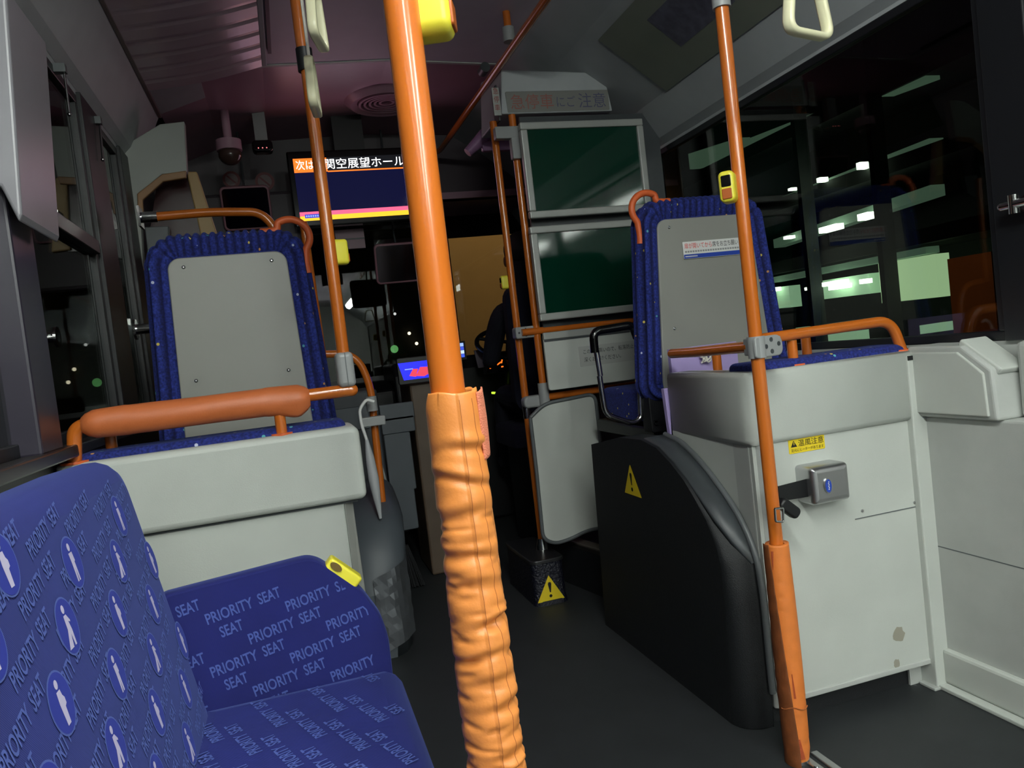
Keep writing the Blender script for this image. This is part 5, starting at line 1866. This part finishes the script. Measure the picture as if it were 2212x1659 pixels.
# storeyed terminal beyond the right windows
BXX = 9.0
t = thing('exterior_building', (BXX + 2, 8, -0.6), 'dark storeyed building with self-lit pale green floor bands beyond the right window', 'building')
M_CONC = mat('concrete_night', (30, 32, 31), 0.8, var=0.15, vscale=2)
M_BAND = mat('self_lit_soffit', (90, 110, 96), 0.6, emit=(96, 122, 100), estr=0.42)  # lamplight on the soffits put into the material as emission
M_BAND2 = mat('lit_bay', (150, 180, 150), 0.6, emit=(150, 186, 150), estr=0.75)
M_SIGN = mat('glow_panel', (200, 220, 180), 0.5, emit=(176, 206, 156), estr=0.95)
M_TUBE = emat('tube_lamp', (236, 255, 226), 7.0)
MB().box((BXX + 1.2, 1, -0.6), (BXX + 1.6, 36, 12)).build('back_wall', mat('dark_facade', (30, 32, 32), 0.8, var=0.2, vscale=1.5), t)


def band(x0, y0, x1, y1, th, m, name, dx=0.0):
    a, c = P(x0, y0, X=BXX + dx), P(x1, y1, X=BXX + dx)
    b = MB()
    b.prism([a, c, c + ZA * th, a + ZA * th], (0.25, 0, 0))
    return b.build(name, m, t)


band(1490, 366, 1600, 335, 0.34, M_BAND, 'self_lit_band')
band(1600, 322, 2000, 172, 0.14, M_BAND, 'self_lit_band')
band(1690, 432, 2008, 308, 0.06, M_BAND, 'self_lit_band')
band(1672, 536, 2012, 424, 0.16, M_BAND, 'self_lit_band')
band(1662, 612, 2000, 548, 0.10, M_BAND, 'self_lit_band')
for x0, y0, x1, y1, h in ((1662, 668, 1708, 664, 0.40), (1750, 650, 1880, 634, 0.32)):
    band(x0, y0, x1, y1, h, M_BAND2, 'lit_bay')
band(1905, 655, 2028, 642, 0.62, M_SIGN, 'glowing_panel')
for x0, y0, x1, y1, h in ((1720, 720, 1742, 718, 0.10), (1790, 745, 1852, 738, 0.18), (1988, 722, 2032, 716, 0.13), (1664, 730, 1700, 728, 0.12)):
    band(x0, y0, x1, y1, h, M_BAND2, 'low_lamp_box')
for x0, y0, x1, y1, w_ in ((1866, 365, 1870, 362, 0.10), (1779, 393, 1783, 391, 0.07), (1783, 498, 1817, 494, 0.09), (1868, 474, 1886, 471, 0.10), (1790, 616, 1828, 612, 0.07), (1804, 624, 1834, 621, 0.07), (1668, 630, 1682, 628, 0.07), (1872, 612, 1878, 610, 0.07), (1706, 516, 1712, 514, 0.05), (1716, 411, 1720, 409, 0.04), (1752, 626, 1758, 624, 0.05)):
    a, c = P(x0, y0, X=BXX - 0.12), P(x1, y1, X=BXX - 0.12)
    MB().box(V((BXX - 0.22, min(a.y, c.y), min(a.z, c.z))), V((BXX - 0.06, max(a.y, c.y) + 0.04, min(a.z, c.z) + w_))).build('tube_lamp', M_TUBE, t)
for x0 in (1715, 1880):
    a, c = P(x0, 200, X=BXX - 0.3), P(x0 + 60, 720, X=BXX - 0.3)
    MB().box(V((BXX - 0.35, a.y, -0.6)), V((BXX - 0.1, a.y + 0.10, a.z + 3))).build('column', M_CONC, t)
for y0, y1 in ((330, 160), (455, 335), (585, 475)):
    a, c = P(1450, y0 + 55, X=BXX), P(2050, y1, X=BXX)
    MB().box(V((BXX - 0.05, 1, (a.z + c.z) / 2 - 0.12)), V((BXX + 1.2, 34, (a.z + c.z) / 2 + 0.10))).build('floor_slab', M_CONC, t)
# sodium lit wall nearer the bus
t = thing('kiosk_wall', (6.5, 5, -0.6), 'brown wall lit by orange street light at the right window edge', 'wall')
a, c, d = P(2046, 560, X=6.0), P(2142, 560, X=6.0), P(2142, 712, X=6.0)
MB().box(V((6.0, c.y, -0.6)), V((6.3, a.y, a.z))).build('wall', mat('kiosk_ochre', (150, 84, 40), 0.8, var=0.1, vscale=3), t)
MB().box(V((6.6, c.y - 2.6, -0.6)), V((6.9, c.y - 0.02, a.z + 4))).build('side_wall', mat('kiosk_dark', (28, 28, 30), 0.8), t)


def spot(name, loc, at, e, colr, size, ang):
    l = bpy.data.lights.new(name, 'SPOT')
    l.energy = e
    l.color = colr
    l.shadow_soft_size = size
    l.spot_size = ang
    l.spot_blend = 0.6
    o = bpy.data.objects.new(name, l)
    col.objects.link(o)
    o.location = loc
    o.rotation_euler = (V(at) - V(loc)).to_track_quat('-Z', 'Y').to_euler()
    return o


spot('street_lamp', (3.6, c.y + 0.3, 4.2), (6.0, (a.y + c.y) / 2, 1.2), 80, (1.0, 0.72, 0.38), 0.2, 1.2)
# ochre wall ahead of the windscreen
t = thing('ochre_wall', (3, 9, -0.6), 'ochre wall lit by a street lamp ahead of the windscreen', 'wall')
a = P(968, 515, Y=9.0)
d = P(1002, 745, Y=9.0)
MB().box(V((a.x, 9.0, -0.6)), V((5.2, 9.4, 4.0))).build('wall', mat('ochre_plaster', (196, 164, 116), 0.8, var=0.05, vscale=2), t)
spot('street_lamp', (2.6, 6.9, 3.4), (3.0, 9.0, 1.5), 70, (1.0, 0.72, 0.38), 0.25, 1.7)
t = thing('dark_block', (0, 14, -0.6), 'dark building far ahead of the windscreen with a few small lamps', 'building')
MB().box((-6.8, 14, -0.6), (4.2, 15, 7)).build('facade', mat('far_facade', (44, 40, 34), 0.9, var=0.3, vscale=1.2), t)
for px, py, r, cc, e in ((995, 596, 0.085, (255, 196, 110), 6), (1010, 724, 0.06, (190, 255, 190), 1.6), (852, 790 - 36, 0.07, (110, 190, 110), 0.7), (884, 720, 0.03, (255, 240, 210), 2), (900, 742, 0.03, (255, 240, 210), 2), (853, 678, 0.025, (230, 230, 230), 1.2)):
    q = P(px, py, Y=13.9)
    MB().sphere(q, r).build('lamp', emat('far_lamp_%d' % px, cc, e), t)
# thin chrome pull rods on the left window
for (xa, ya, xb, yb), lab in (((138, 150, 150, 247), 'thin chrome pull rod on the left window, the nearer one'), ((215, 262, 222, 345), 'thin chrome pull rod on the left window, the farther one')):
    a, c = P(xa, ya, X=XL + 0.025), P(xb, yb, X=XL + 0.025)
    t = thing('pull_rod', c, lab, 'rod')
    MB().tube([a, c], 0.0035, 10).sphere(c, 0.006).build('rod', M_CHROME, t)
    MB().box(a + V((-0.03, -0.012, -0.01)), a + V((0.006, 0.012, 0.014))).build('clip', M_TRIM, t)
# left side: dim street front
t = thing('street_front', (-7, 8, -0.6), 'dim street front with one orange lamp beyond the left window', 'building')
MB().box((-7.5, 0, -0.6), (-7, 40, 8)).build('facade', mat('left_facade', (52, 48, 40), 0.9, var=0.3, vscale=0.9), t)
q = P(92, 362, X=-6.9)
MB().sphere(q, 0.16, sc=(1, 1, 1.6)).build('lamp', emat('left_lamp', (255, 170, 60), 4), t)
q0 = P(90, 950, X=-3.2)
b = MB().add([P(86, 920, X=-3.2), P(118, 938, X=-3.2), P(88, 962, X=-3.2)], [(0, 1, 2)])
spot('street_lamp', (-3.0, 10, 4.5), (-7, 13, 2), 60, (1.0, 0.72, 0.4), 0.3, 1.6)

# added pink area light at the monitor, tinting the dark front half
l = bpy.data.lights.new('added_pink_glow', 'AREA')
l.shape = 'RECTANGLE'
l.size, l.size_y = 0.6, 0.3
l.energy = 0.5
l.color = (1.0, 0.62, 0.86)
o = bpy.data.objects.new('added_pink_glow', l)
col.objects.link(o)
o.location = (0.47, 4.17, 2.02)
o.rotation_euler = (math.radians(-80), 0, 0)
